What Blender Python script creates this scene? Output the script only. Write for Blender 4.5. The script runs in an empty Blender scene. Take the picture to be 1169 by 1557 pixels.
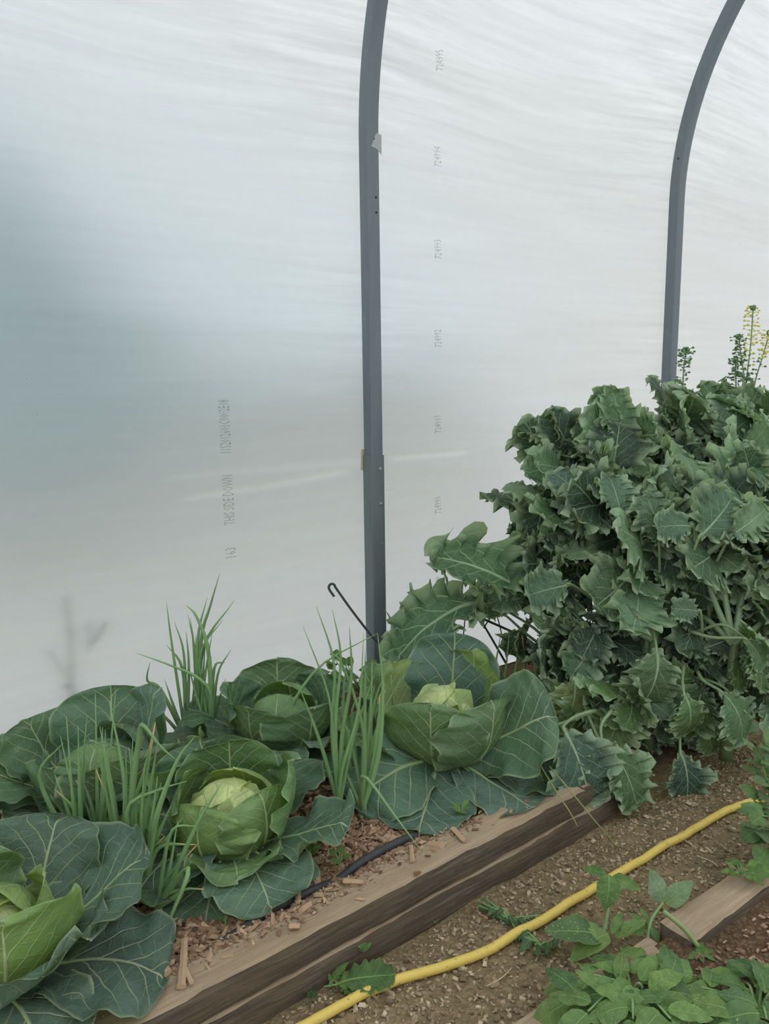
import bpy, math, random
from mathutils import Vector as V, Matrix, noise
R = random.Random(7)
scn = bpy.context.scene
col = scn.collection
PI = math.pi

# ------------------------------------------------------------------ camera
W, H, F = 1169.0, 1557.0, 1180.0
PITCH, ROLL = math.radians(9.4), math.radians(0.76)
CAM = V((0, 0, 1.15))
fw = V((0, math.cos(PITCH), -math.sin(PITCH)))
r0 = V((1, 0, 0)); dn0 = V((0, -math.sin(PITCH), -math.cos(PITCH)))
rt = math.cos(ROLL) * r0 + math.sin(ROLL) * dn0
dn = -math.sin(ROLL) * r0 + math.cos(ROLL) * dn0
def ray(x, y): return ((x - W / 2) / F * rt + (y - H / 2) / F * dn + fw).normalized()
def onz(x, y, z):
    d = ray(x, y); return CAM + d * ((z - CAM.z) / d.z)
def at(x, y, Y):
    d = ray(x, y); return CAM + d * (Y / d.y)
def onplane(x, y, p, n):
    d = ray(x, y); return CAM + d * ((p - CAM).dot(n) / d.dot(n))
cd = bpy.data.cameras.new('camera'); cam = bpy.data.objects.new('camera', cd); col.objects.link(cam)
m = Matrix.Identity(4)
for i, a in enumerate((rt, -dn, -fw)):
    for k in range(3): m[k][i] = a[k]
m.translation = CAM
cam.matrix_world = m
cd.sensor_fit = 'VERTICAL'; cd.sensor_height = 36; cd.lens = 36 * F / H; cd.clip_start = 0.02
scn.camera = cam

# ------------------------------------------------------------------ helpers
def lin(r, g, b):
    f = lambda c: (c / 255 / 12.92) if c / 255 <= .04045 else ((c / 255 + .055) / 1.055) ** 2.4
    return (f(r), f(g), f(b), 1)
def tag(o, label, cat, group=None):
    o['label'] = label; o['category'] = cat
    if group: o['group'] = group
    return o
def thing(name, label, cat, loc=(0, 0, 0), group=None):
    o = bpy.data.objects.new(name, None); col.objects.link(o); o.location = loc
    o.empty_display_size = .05
    return tag(o, label, cat, group)
def mesh(name, vs, fs, smooth=True, attrs=None):
    me = bpy.data.meshes.new(name); me.from_pydata([tuple(v) for v in vs], [], fs)
    if smooth: me.polygons.foreach_set('use_smooth', [True] * len(me.polygons))
    for k, vals in (attrs or {}).items():
        a = me.attributes.new(k, 'FLOAT', 'POINT'); a.data.foreach_set('value', vals)
    me.update(); return me
def part(name, me, mt, parent=None, loc=None, mat=None, color=None):
    o = bpy.data.objects.new(name, me); col.objects.link(o)
    if mt and not me.materials: me.materials.append(mt)
    if parent: o.parent = parent
    if loc is not None: o.location = loc
    if mat is not None: o.matrix_local = mat
    if color: o.color = color
    return o
def wpart(name, vs, fs, mt, parent=None, base=None, smooth=True, attrs=None, color=None):
    """mesh given in world coordinates, hung under a parent (or based at a point)"""
    b = base if base is not None else (parent_world(parent) if parent else V((0, 0, 0)))
    me = mesh(name, [V(v) - b for v in vs], fs, smooth, attrs)
    return part(name, me, mt, parent, loc=(None if parent else b), color=color)
def parent_world(o):
    p = V((0, 0, 0))
    while o: p += o.location; o = o.parent
    return p
def struct(o): o['kind'] = 'structure'; return o
def catmull(P, n):
    P = [V(p) for p in P]
    if len(P) == 2: return [P[0].lerp(P[1], i / n) for i in range(n + 1)]
    out = []; m_ = len(P) - 1
    for i in range(n + 1):
        t = i / n * m_; k = min(int(t), m_ - 1); u = t - k
        a = P[k - 1] if k > 0 else P[0] * 2 - P[1]; b = P[k]; c = P[k + 1]
        d = P[k + 2] if k + 2 <= m_ else P[m_] * 2 - P[m_ - 1]
        out.append(.5 * ((2 * b) + (c - a) * u + (2 * a - 5 * b + 4 * c - d) * u * u + (3 * b - a - 3 * c + d) * u ** 3))
    return out
def tube(pts, rad, n=8, cap=True, flat=1.0):
    """tube along points; rad a number, list or function of t"""
    vs, fs = [], []; N = len(pts)
    if callable(rad): rr = [rad(i / (N - 1)) for i in range(N)]
    elif isinstance(rad, (int, float)): rr = [rad] * N
    else: rr = rad
    up = None
    for i, p in enumerate(pts):
        t = (pts[min(i + 1, N - 1)] - pts[max(i - 1, 0)]).normalized()
        if up is None:
            up = V((0, 0, 1)) if abs(t.z) < .9 else V((1, 0, 0))
        up = (up - t * up.dot(t)).normalized(); b = t.cross(up)
        for j in range(n):
            a = 2 * PI * j / n
            vs.append(p + (up * math.cos(a) * flat + b * math.sin(a)) * rr[i])
    for i in range(N - 1):
        for j in range(n):
            fs.append((i * n + j, i * n + (j + 1) % n, (i + 1) * n + (j + 1) % n, (i + 1) * n + j))
    if cap:
        fs.append(tuple(range(n - 1, -1, -1))); fs.append(tuple((N - 1) * n + j for j in range(n)))
    return vs, fs
def join(*vf):
    vs, fs = [], []
    for v, f in vf:
        o = len(vs); vs += list(v); fs += [tuple(i + o for i in q) for q in f]
    return vs, fs
def sphere(c, r, nu=8, nv=5, sc=(1, 1, 1)):
    vs, fs = [], []
    for i in range(nv + 1):
        a = PI * i / nv
        for j in range(nu):
            b = 2 * PI * j / nu
            vs.append(V(c) + V((r * sc[0] * math.sin(a) * math.cos(b), r * sc[1] * math.sin(a) * math.sin(b), r * sc[2] * math.cos(a))))
    for i in range(nv):
        for j in range(nu): fs.append((i * nu + j, (i + 1) * nu + j, (i + 1) * nu + (j + 1) % nu, i * nu + (j + 1) % nu))
    return vs, fs
def fbm(x, y, z=0, o=4):
    return noise.fractal(V((x, y, z)), 1.0, 2.0, o)

# ------------------------------------------------------------------ materials
class NT:
    def __init__(s, name):
        s.m = bpy.data.materials.new(name); s.m.use_nodes = True; s.t = s.m.node_tree; s.t.nodes.clear()
        s.out = s.n('ShaderNodeOutputMaterial')
    def n(s, ty, **k):
        o = s.t.nodes.new(ty)
        for a, b in k.items(): setattr(o, a, b)
        return o
    def l(s, a, b): s.t.links.new(a, b)
    def put(s, v, sock):
        if hasattr(v, 'is_output'): s.l(v, sock)
        else: sock.default_value = v
    def math(s, op, a, b=None, c=None, clamp=False):
        o = s.n('ShaderNodeMath', operation=op, use_clamp=clamp)
        s.put(a, o.inputs[0])
        if b is not None: s.put(b, o.inputs[1])
        if c is not None: s.put(c, o.inputs[2])
        return o.outputs[0]
    def mix(s, f, a, b, blend='MIX'):
        o = s.n('ShaderNodeMix', data_type='RGBA', blend_type=blend)
        s.put(f, o.inputs[0]); s.put(a, o.inputs[6]); s.put(b, o.inputs[7]); return o.outputs[2]
    def ramp(s, f, *st):
        o = s.n('ShaderNodeValToRGB'); e = o.color_ramp.elements
        while len(e) < len(st): e.new(.5)
        for k, (p, c) in enumerate(st): e[k].position = p; e[k].color = c
        s.put(f, o.inputs[0]); return o.outputs[0]
    def step(s, v, a, b, c=0.0, d=1.0):
        o = s.n('ShaderNodeMapRange', interpolation_type='SMOOTHSTEP'); s.put(v, o.inputs[0])
        for i, q in enumerate((a, b, c, d)): s.put(q, o.inputs[i + 1])
        return o.outputs[0]
    def tc(s, which='Object', scale=(1, 1, 1), loc=(0, 0, 0)):
        o = s.n('ShaderNodeTexCoord'); p = s.n('ShaderNodeMapping'); s.l(o.outputs[which], p.inputs[0])
        p.inputs[3].default_value = scale; p.inputs[1].default_value = loc; return p.outputs[0]
    def noise(s, vec, scale, detail=4, rough=.55, dist=0):
        o = s.n('ShaderNodeTexNoise'); s.put(vec, o.inputs['Vector'])
        o.inputs['Scale'].default_value = scale; o.inputs['Detail'].default_value = detail
        o.inputs['Roughness'].default_value = rough; o.inputs['Distortion'].default_value = dist
        return o.outputs[0]
    def voro(s, vec, scale, feat='F1', out=0):
        o = s.n('ShaderNodeTexVoronoi', feature=feat); s.put(vec, o.inputs['Vector']); o.inputs['Scale'].default_value = scale
        return o.outputs[out]
    def attr(s, name):
        o = s.n('ShaderNodeAttribute', attribute_name=name); return o.outputs['Fac']
    def bump(s, h, strength, dist=.01):
        o = s.n('ShaderNodeBump'); s.put(h, o.inputs['Height']); o.inputs['Strength'].default_value = strength
        o.inputs['Distance'].default_value = dist; return o.outputs[0]
    def pbr(s, color, rough=.6, bump=None, metal=0, spec=.5):
        o = s.n('ShaderNodeBsdfPrincipled'); s.put(color, o.inputs['Base Color']); s.put(rough, o.inputs['Roughness'])
        o.inputs['Metallic'].default_value = metal; o.inputs['Specular IOR Level'].default_value = spec
        if bump is not None: s.l(bump, o.inputs['Normal'])
        return o.outputs[0]
    def end(s, sh): s.l(sh, s.out.inputs[0]); return s.m

def leaf_mat(name, vein_col, net=16, space=.16, slope=.75, rough=.5, spec=.35, speck=0, trans=.25, lat=.9, netk=.45, e0=.93, ek=.35):
    t = NT(name)
    lx, ly, ed = t.attr('lx'), t.attr('ly'), t.attr('edge')
    oi = t.n('ShaderNodeObjectInfo')
    cb = t.n('ShaderNodeCombineXYZ'); t.l(lx, cb.inputs[0]); t.l(ly, cb.inputs[1]); t.l(oi.outputs['Random'], cb.inputs[2])
    vec = cb.outputs[0]
    ax = t.math('ABSOLUTE', lx)
    wob = t.math('SUBTRACT', t.noise(vec, 5, 2), .5)
    # lateral veins leave the midrib and sweep towards the margin
    b = t.math('SUBTRACT', ly, t.math('MULTIPLY', t.math('POWER', t.math('ADD', ax, 1e-4), .9), slope))
    side = t.math('MULTIPLY', t.math('GREATER_THAN', lx, 0), space * .45)
    b = t.math('ADD', t.math('ADD', b, side), t.math('MULTIPLY', wob, .09))
    d = t.math('ABSOLUTE', t.math('SUBTRACT', t.math('PINGPONG', t.math('ADD', b, 3.0), space / 2), 0.0))
    wl = t.math('MAXIMUM', t.math('MULTIPLY_ADD', ax, -.02, .013), .006)
    latv = t.step(d, 0.0, wl, 1, 0)
    latv = t.math('MULTIPLY', latv, t.step(ed, .55, 1.0, 1, .25))
    d2_ = t.math('PINGPONG', t.math('ADD', t.math('ADD', t.math('SUBTRACT', ly, t.math('MULTIPLY', ax, -slope * .55)), t.math('MULTIPLY', wob, .2)), 3.0), space * .28)
    sec = t.math('MULTIPLY', t.step(d2_, 0.0, .006, 1, 0), t.step(ax, .02, .10, 0, .4))
    latv = t.math('MAXIMUM', latv, t.math('MULTIPLY', sec, t.step(ed, .4, .9, 1, .3)))
    mw = t.math('MULTIPLY_ADD', ly, -.026, .032)
    midv = t.step(ax, t.math('MULTIPLY', mw, .35), mw, 1, 0)
    v1 = t.voro(vec, net, 'DISTANCE_TO_EDGE')
    nv = t.math('MULTIPLY', t.step(v1, 0.0, .075, 1, 0), netk)
    vein = t.math('MAXIMUM', t.math('MAXIMUM', t.math('MULTIPLY', latv, lat), midv), nv, clamp=True)
    vein = t.math('MULTIPLY', vein, oi.outputs['Alpha'])
    var = t.noise(vec, 3.2, 4)
    c = oi.outputs['Color']
    dark = t.mix(1.0, c, (.62, .66, .62, 1), 'MULTIPLY')
    base = t.mix(t.step(var, .3, .72), dark, c)
    base = t.mix(t.math('MULTIPLY', t.step(ly, .0, .32, 1, 0), .35), base, vein_col)
    base = t.mix(t.math('MULTIPLY', t.step(ed, e0, 1.0), ek), base, vein_col)
    base = t.mix(t.math('MULTIPLY', vein, .85), base, t.mix(.22, vein_col, c))
    geo = t.n('ShaderNodeNewGeometry')
    base = t.mix(t.math('MULTIPLY', geo.outputs['Backfacing'], .12), base, lin(150, 176, 140))
    if speck:
        sp = t.math('MULTIPLY', t.step(t.voro(vec, 20), .10, .2, 1, 0), t.step(t.noise(vec, 2.2, 2), .42, .58))
        base = t.mix(t.math('MULTIPLY', sp, speck), base, lin(214, 214, 170))
    h = t.math('ADD', t.math('MULTIPLY', vein, -1.0), t.math('MULTIPLY', t.noise(vec, 9, 3), 1.4))
    bp = t.bump(h, .55, .006)
    sh = t.pbr(base, rough, bp, spec=spec)
    tr = t.n('ShaderNodeBsdfTranslucent'); t.l(t.mix(1.0, base, (1.25, 1.3, .62, 1), 'MULTIPLY'), tr.inputs[0])
    mx = t.n('ShaderNodeMixShader'); mx.inputs[0].default_value = trans
    t.l(sh, mx.inputs[1]); t.l(tr.outputs[0], mx.inputs[2])
    return t.end(mx.outputs[0])
def stem_mat(name, c1, c2, rough=.5, scale=30):
    t = NT(name); oi = t.n('ShaderNodeObjectInfo')
    nn = t.noise(t.tc('Object', (1, 1, .25)), scale, 3)
    return t.end(t.pbr(t.mix(1.0, t.mix(nn, c1, c2), oi.outputs['Color'], 'MULTIPLY'), rough))
M = {}
M['cabbage'] = leaf_mat('cabbage_leaf', lin(196, 208, 166), net=15, space=.15, slope=.9, rough=.5, spec=.4, netk=.10, lat=1.0)
M['kale'] = leaf_mat('kale_leaf', lin(184, 206, 170), net=11, space=.19, slope=1.0, rough=.55, spec=.3, netk=.2, lat=1.0, e0=.55, ek=.6)
M['potato'] = leaf_mat('potato_leaf', lin(136, 172, 96), net=18, space=.17, slope=.7, rough=.5, speck=.8, netk=.1, lat=.7)
M['weed'] = leaf_mat('weed_leaf', lin(140, 176, 100), net=18, space=.17, slope=.7, rough=.5, netk=.2)
M['rib'] = stem_mat('pale_midrib', lin(150, 172, 122), lin(178, 194, 150))
M['stem'] = stem_mat('kale_stem', lin(112, 138, 98), lin(140, 160, 122))
M['twig'] = stem_mat('dry_twig', lin(48, 46, 44), lin(78, 72, 66), .8)
M['straw'] = stem_mat('dry_straw', lin(168, 150, 116), lin(196, 178, 140), .8)
M['flower'] = stem_mat('yellow_petal', lin(214, 206, 96), lin(226, 222, 130))
# onion leaves: green to a straw coloured tip
t = NT('onion_leaf'); oi = t.n('ShaderNodeObjectInfo'); ly = t.attr('ly')
c = t.mix(t.noise(t.tc('Object', (1, 1, .2)), 60, 2), lin(108, 146, 96), lin(138, 170, 112))
c = t.mix(1.0, c, oi.outputs['Color'], 'MULTIPLY')
c = t.mix(t.step(ly, 0.0, .12, .6, 0), c, lin(186, 196, 160))
c = t.mix(t.math('MULTIPLY', t.step(ly, .86, .97), t.math('SUBTRACT', 1.0, oi.outputs['Alpha'])), c, lin(214, 176, 122))
M['onion'] = t.end(t.pbr(c, .45, spec=.4))
# weathered board: pale dusty top, dark sides
t = NT('weathered_board'); tc = t.tc('Object', (2.6, 42, 42)); big = t.tc('Object', (1.5, 6, 6))
g = t.noise(tc, 2.6, 10, .72, .5); b2 = t.noise(big, 3, 4); fine = t.noise(t.tc('Object'), 90, 4)
top = t.ramp(g, (.25, lin(146, 127, 103)), (.55, lin(174, 154, 128)), (.8, lin(196, 177, 150)))
top = t.mix(t.step(b2, .45, .7, 0, .55), top, lin(150, 128, 100))
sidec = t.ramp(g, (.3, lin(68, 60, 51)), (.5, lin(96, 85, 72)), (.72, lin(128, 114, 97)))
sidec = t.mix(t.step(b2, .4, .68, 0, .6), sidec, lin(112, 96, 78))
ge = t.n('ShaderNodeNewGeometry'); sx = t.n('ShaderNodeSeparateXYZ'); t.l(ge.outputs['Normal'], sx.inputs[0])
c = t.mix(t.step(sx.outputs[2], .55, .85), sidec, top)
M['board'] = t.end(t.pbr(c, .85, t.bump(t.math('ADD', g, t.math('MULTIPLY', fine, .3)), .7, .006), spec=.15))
# path soil
def soil_mat(name, a, b, c_, sc=1.0):
    t = NT(name); tc = t.tc('Object')
    n1 = t.noise(tc, 5 * sc, 6, .6); n2 = t.noise(tc, 60 * sc, 5, .65); n3 = t.voro(tc, 120 * sc)
    c = t.mix(t.step(n1, .35, .65), a, b); c = t.mix(t.step(n2, .42, .68, 0, .8), c, c_)
    c = t.mix(t.step(n3, .1, .5, .35, 0), c, lin(160, 138, 108))
    return t.end(t.pbr(c, .95, t.bump(t.math('ADD', n2, t.math('MULTIPLY', n3, .4)), .8, .012), spec=.1))
M['path'] = soil_mat('path_earth', lin(112, 98, 72), lin(134, 118, 88), lin(158, 138, 108))
M['soil'] = soil_mat('bed_earth', lin(64, 52, 40), lin(92, 74, 56), lin(124, 102, 78))
M['outside'] = soil_mat('outside_ground', lin(186, 182, 170), lin(214, 206, 194), lin(200, 194, 182), .3)
t = NT('bark_chips'); tn = t.attr('tone'); nn = t.noise(t.tc('Object', (60, 60, 60)), 3, 4)
c = t.ramp(tn, (0, lin(96, 76, 60)), (.35, lin(142, 114, 90)), (.7, lin(178, 148, 120)), (1, lin(210, 182, 148)))
c = t.mix(t.math('MULTIPLY', nn, .3), c, lin(112, 90, 72)); M['chip'] = t.end(t.pbr(c, .9, spec=.15))
t = NT('path_grit'); tn = t.attr('tone')
c = t.ramp(tn, (0, lin(108, 94, 72)), (.5, lin(158, 140, 112)), (1, lin(200, 182, 152)))
M['grit'] = t.end(t.pbr(c, .95, spec=.1))
# galvanised tube
t = NT('galvanised_steel'); tc = t.tc('Object', (1, 1, .12)); n1 = t.noise(tc, 40, 5, .6); n2 = t.noise(t.tc('Object'), 14, 5, .7)
c = t.mix(n1, lin(94, 106, 113), lin(116, 126, 131)); c = t.mix(t.step(n2, .6, .75, 0, .35), c, lin(140, 146, 146))
M['steel'] = t.end(t.pbr(c, .5, t.bump(n1, .15, .002), metal=.12))
t = NT('galvanised_sleeve'); tc = t.tc('Object', (1, 1, .12)); n1 = t.noise(tc, 40, 5, .6); n2 = t.noise(t.tc('Object'), 30, 5, .75)
c = t.mix(n1, lin(92, 104, 106), lin(116, 127, 128)); c = t.mix(t.step(n2, .62, .74, 0, .6), c, lin(132, 138, 130))
M['sleeve'] = t.end(t.pbr(c, .55, t.bump(n1, .15, .002), metal=.12))
def plain(name, a, b, rough=.6, metal=0, scale=40):
    t = NT(name); return t.end(t.pbr(t.mix(t.noise(t.tc('Object'), scale, 3), a, b), rough, metal=metal))
M['bolt'] = plain('zinc_bolt', lin(150, 154, 152), lin(186, 188, 186), .35, .7)
M['hole'] = plain('dark_hole', lin(22, 26, 30), lin(34, 38, 42), .9)
M['tape'] = plain('old_tape', lin(150, 156, 156), lin(176, 180, 178), .6)
M['sticker'] = plain('tan_tape', lin(196, 184, 150), lin(212, 202, 170), .7)
M['rod'] = plain('dark_rod', lin(54, 58, 62), lin(80, 84, 86), .5, .4)
M['pipe'] = plain('black_pipe', lin(44, 46, 48), lin(70, 70, 70), .6, 0, 60)
t = NT('yellow_hose'); n1 = t.noise(t.tc('Object'), 22, 5, .7); n2 = t.voro(t.tc('Object'), 75)
c = t.mix(n1, lin(206, 178, 84), lin(226, 202, 108)); c = t.mix(t.step(n1, .55, .75, 0, .45), c, lin(160, 134, 78))
c = t.mix(t.step(n2, .08, .2, .7, 0), c, lin(120, 100, 60)); M['hose'] = t.end(t.pbr(c, .5, spec=.35))
# polythene film: light comes through it from outside
t = NT('polythene_film'); sA = t.attr('fs'); zA = t.attr('fz')
cb = t.n('ShaderNodeCombineXYZ'); t.l(t.math('MULTIPLY', sA, .55), cb.inputs[0]); t.l(t.math('MULTIPLY', zA, 9), cb.inputs[1])
w1 = t.noise(cb.outputs[0], 2.6, 5, .6, .3)
cb2 = t.n('ShaderNodeCombineXYZ'); t.l(t.math('MULTIPLY', sA, 1.3), cb2.inputs[0]); t.l(t.math('MULTIPLY', zA, 24), cb2.inputs[1])
w2 = t.noise(cb2.outputs[0], 2.0, 4, .6, .5)
gen = t.noise(t.tc('Object'), 26, 5, .7)
spots = t.step(t.voro(t.tc('Object'), 7), .008, .02, .18, 0)
ten = t.attr('tension'); cre = t.attr('crease')
k = t.math('MULTIPLY', t.math('SUBTRACT', w1, .5), t.math('MULTIPLY_ADD', ten, .42, .03))
k = t.math('ADD', k, t.math('MULTIPLY', t.math('SUBTRACT', w2, .5), t.math('MULTIPLY_ADD', ten, .26, .02)))
k = t.math('ADD', k, t.math('MULTIPLY', t.math('SUBTRACT', gen, .5), .05))
k = t.math('ADD', t.math('ADD', k, .83), t.math('MULTIPLY', cre, .11))
k = t.math('SUBTRACT', k, spots)
tr = t.n('ShaderNodeBsdfTranslucent')
hs = t.n('ShaderNodeCombineColor'); t.l(t.math('MULTIPLY', k, .985), hs.inputs[0]); t.l(k, hs.inputs[1]); t.l(t.math('MULTIPLY', k, 1.0), hs.inputs[2])
t.l(hs.outputs[0], tr.inputs[0])
df = t.n('ShaderNodeBsdfDiffuse'); t.l(hs.outputs[0], df.inputs[0])
mx = t.n('ShaderNodeMixShader'); mx.inputs[0].default_value = .14; t.l(tr.outputs[0], mx.inputs[1]); t.l(df.outputs[0], mx.inputs[2])
M['film'] = t.end(mx.outputs[0])
t = NT('print_ink'); tp = t.n('ShaderNodeBsdfTransparent'); d2 = t.n('ShaderNodeBsdfDiffuse'); d2.inputs[0].default_value = lin(70, 78, 80)
mx = t.n('ShaderNodeMixShader'); t.l(t.step(t.noise(t.tc('Object'), 120, 2), .25, .6, .2, .46), mx.inputs[0])
t.l(tp.outputs[0], mx.inputs[1]); t.l(d2.outputs[0], mx.inputs[2]); M['ink'] = t.end(mx.outputs[0])
M['hedge'] = plain('outside_foliage', lin(178, 204, 206), lin(190, 214, 218), .9, 0, 3)

# ------------------------------------------------------------------ setting
U = V((.82516, .56490, 0)); N = V((.56490, -.82516, 0)); UZ = V((0, 0, 1))   # along the tunnel / into the tunnel
P1 = onz(573, 1040, .11); P1.z = 0
Z0, RAD = 1.9, 1.2                                                             # straight leg height, bow radius
def prof(q, off=0.0):
    """point on the hoop profile: q<=0..Z0 straight leg, then the bow; returns (inward, z, dir_in, dir_z)"""
    if q <= Z0: return (off * -1, q, 0, 1)
    a = (q - Z0) / RAD; r = RAD + off
    return (RAD - r * math.cos(a), Z0 + r * math.sin(a), math.sin(a), math.cos(a))
def hoopP(s, q, off=0.0):
    i, z, di, dz = prof(q, off); return P1 + U * s + N * i + UZ * z
S2 = 1.573
# film sheet: wall and bow in one piece
vs, fs, fsA, fzA, ten, cre = [], [], [], [], [], []
NS, NQ = 150, 160
S0, S1, Q0, Q1 = -2.6, 4.6, -.05, Z0 + RAD * 1.7
FO = .034
cr = []   # two pale stretched folds by the sleeve joint
for poly in (((262, 762), (330, 752), (420, 738), (530, 716)), ((240, 728), (380, 716), (552, 699)), ((588, 697), (650, 692), (712, 687))):
    cr.append([onplane(x, y, P1 - N * FO, N) for x, y in poly])
def s_end(pl, p):
    L = (pl[-1] - pl[0]).length; t_ = (p - pl[0]).dot(pl[-1] - pl[0]) / (L * L)
    return min(t_, 1.05 - t_) * 7 + .12 if 0 <= t_ <= 1.05 else 0
def crease(p, s, q):
    if q > 1.3 or q < .5 or s < -1.6 or s > 1.0: return 0
    best = 0
    for i, pl in enumerate(cr):
        for a, b in zip(pl[:-1], pl[1:]):
            d = b - a; u = max(0, min(1, (p - a).dot(d) / d.dot(d))); e = (p - a - d * u).length
            best = max(best, (1.0 if i != 1 else .5) * math.exp(-(e / .011) ** 2) * min(1, max(0, (s_end(pl, p)))))
    return best
ss = [S0 + (S1 - S0) * i / NS for i in range(NS + 1)]
ss = sorted(set(ss) | {-.9 + 1.5 * i / 60 for i in range(61)})
def thin(v, d=.0015):
    out = []
    for a in v:
        if not out or a - out[-1] > d: out.append(a)
    return out
qs = thin(sorted({Q0 + (Q1 - Q0) * i / NQ for i in range(NQ + 1)} | {.72 + .4 * i / 100 for i in range(101)})); ss = thin(ss)
for q in qs:
    for s in ss:
        dh = min(abs(s), abs(s - S2), abs(s + S2))
        sl = .012 * math.sin(min(1, dh / .5) * PI / 2) * fbm(s * .5, q * 3, 3)     # slack between the hoops
        p = hoopP(s, q, FO + sl); c_ = crease(p, s, q)
        vs.append(p + N * .004 * c_)
        fsA.append(s + .35 * max(0, q - Z0)); fzA.append(q + (.05 * min(dh, .8) if q > Z0 - .35 else 0) * min(1, (q - Z0 + .35) / .35))
        up_ = max(0, min(1, (q - 1.75) / .4)); near = max(0, 1 - dh / .75)
        ten.append(.12 + up_ * (.25 + .75 * near) + .55 * max(0, 1 - abs(q - 1.35) / .3) * max(0, 1 - dh / .4)); cre.append(c_)
n_ = len(ss)
for i in range(len(qs) - 1):
    for j in range(n_ - 1): fs.append((i * n_ + j, i * n_ + j + 1, (i + 1) * n_ + j + 1, (i + 1) * n_ + j))
film = wpart('wall_back', vs, fs, M['film'], attrs={'fs': fsA, 'fz': fzA, 'tension': ten, 'crease': cre}); struct(film)
# printing on the film: lines of characters running up the sheet
FP = P1 - N * (FO - .014)
def film_text(txt, x, y0, y1, hpx, q=None):
    NN, PP = N, FP
    if q:
        a_ = (q - Z0) / RAD; NN = N * math.cos(a_) - UZ * math.sin(a_); PP = hoopP(.2, q, FO - .010)
    a = onplane(x[0], y0, PP, NN); b = onplane(x[1], y1, PP, NN); L = (b - a).length
    cu = bpy.data.curves.new('print', 'FONT'); cu.body = txt; cu.size = 1; cu.resolution_u = 1
    tmp = bpy.data.objects.new('print', cu); col.objects.link(tmp)
    dg = bpy.context.evaluated_depsgraph_get(); me = bpy.data.meshes.new_from_object(tmp.evaluated_get(dg))
    bpy.data.objects.remove(tmp)
    xs = [v.co.x for v in me.vertices]; ysv = [v.co.y for v in me.vertices]
    sx = L / (max(xs) - min(xs)); hh = hpx * 2.75 / F; sy = hh / (max(ysv) - min(ysv))
    ex = (b - a).normalized(); ey = ex.cross(NN) * -1
    for v in me.vertices:
        v.co = a + ex * (v.co.x - min(xs)) * sx + ey * (v.co.y - max(ysv)) * sy
    me.materials.clear()
    part('printed_text', me, M['ink'], film)
for txt, x, yb, yt in (('724989', 661, 903, 878), ('724990', 660, 782, 756), ('724991', 660, 659, 633), ('724992', 660, 528, 501), ('724993', 660, 393, 364), ('724994', 659, 253, 222), ('724995', 662, 108, 76)):
    film_text(txt, (x + 1, x), yb, yt, 13, {'724995': Z0 + .36, '724994': Z0 + .03}.get(txt))
film_text('THIS SIDE DOWN', (341, 337), 799, 723, 15)
film_text('1152012601C0002E08', (335, 331), 689, 608, 15)
film_text('163', (343, 342), 849, 834, 15)

# hoops: square galvanised tube, bent over the bed
def hoop(s, name, label, q_lo, q_hi, hw):
    o = thing(name, label, 'polytunnel hoop', P1 + U * s + UZ * .08)
    return o
def square_sweep(s, qa, qb, hw, n, ch=.18):
    vs, fs = [], []
    sec = []
    for a, b in ((-1, -1), (1, -1), (1, 1), (-1, 1)):      # rounded square section in (U, inward)
        for k in range(4):
            an = {(-1, -1): PI, (1, -1): 1.5 * PI, (1, 1): 0, (-1, 1): .5 * PI}[(a, b)] + k / 3 * PI / 2
            sec.append((a * hw * (1 - ch) + math.cos(an) * hw * ch, b * hw * (1 - ch) + math.sin(an) * hw * ch))
    m_ = len(sec)
    for i in range(n + 1):
        q = qa + (qb - qa) * i / n
        ii, z, di, dz = prof(q)
        c = P1 + U * s + N * ii + UZ * z; inw = N * dz - UZ * di
        for a, b in sec: vs.append(c + U * a + inw * b)
    for i in range(n):
        for j in range(m_): fs.append((i * m_ + j, i * m_ + (j + 1) % m_, (i + 1) * m_ + (j + 1) % m_, (i + 1) * m_ + j))
    fs.append(tuple(range(m_))[::-1]); fs.append(tuple(n * m_ + j for j in range(m_)))
    return vs, fs
def flat_smooth(o):
    for p in o.data.polygons: p.use_smooth = True
    try: o.data.set_sharp_from_angle(angle=math.radians(28))
    except Exception: pass
h1 = thing('polytunnel_hoop', 'grey steel hoop rising from the bed behind the cabbages, with bolted sleeve', 'polytunnel hoop', P1 + UZ * .06)
flat_smooth(wpart('bow_tube', *square_sweep(0, .80, Z0 + RAD * 1.5, .0235, 70), M['steel'], h1))
sl = wpart('ground_sleeve', *square_sweep(0, .02, .915, .0268, 20), M['sleeve'], h1); flat_smooth(sl)
def on_face(px, py, off=.0268): return onplane(px, py, P1 + N * off, N)
for px, py in ((578, 713), (579, 766), (581, 826), (583, 858)):
    p = on_face(px, py); big = py < 800
    r = .0046 if big else .0022
    v1 = tube([p - N * .002, p + N * .001], r * 1.6, 14) if big else ([], [])
    v2 = tube([p - N * .002, p + N * (.004 if big else .0012), p + N * (.006 if big else .0016)], [r, r, r * .6], 6)
    wpart('bolt', *join(v1, v2), M['bolt'], h1, smooth=False)
for px, py in ((571.5, 300), (572, 323), (569, 211)):
    p = on_face(px, py, .0235); wpart('bolt_hole', *tube([p - N * .001, p + N * .0006], .0038 if py > 250 else .0022, 10), M['hole'], h1, smooth=False)
q = [on_face(x, y, .0241) for x, y in ((566, 218), (572, 202), (580, 205), (580, 236), (572, 226), (564, 222))]
wpart('tape_scrap', q, [tuple(range(6))], M['tape'], h1, smooth=False)
q = [onplane(x, y, P1 - N * .03, N) for x, y in ((549, 683), (558, 683), (558, 714), (548, 715))]
vv = q + [p + N * .004 for p in q]
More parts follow.
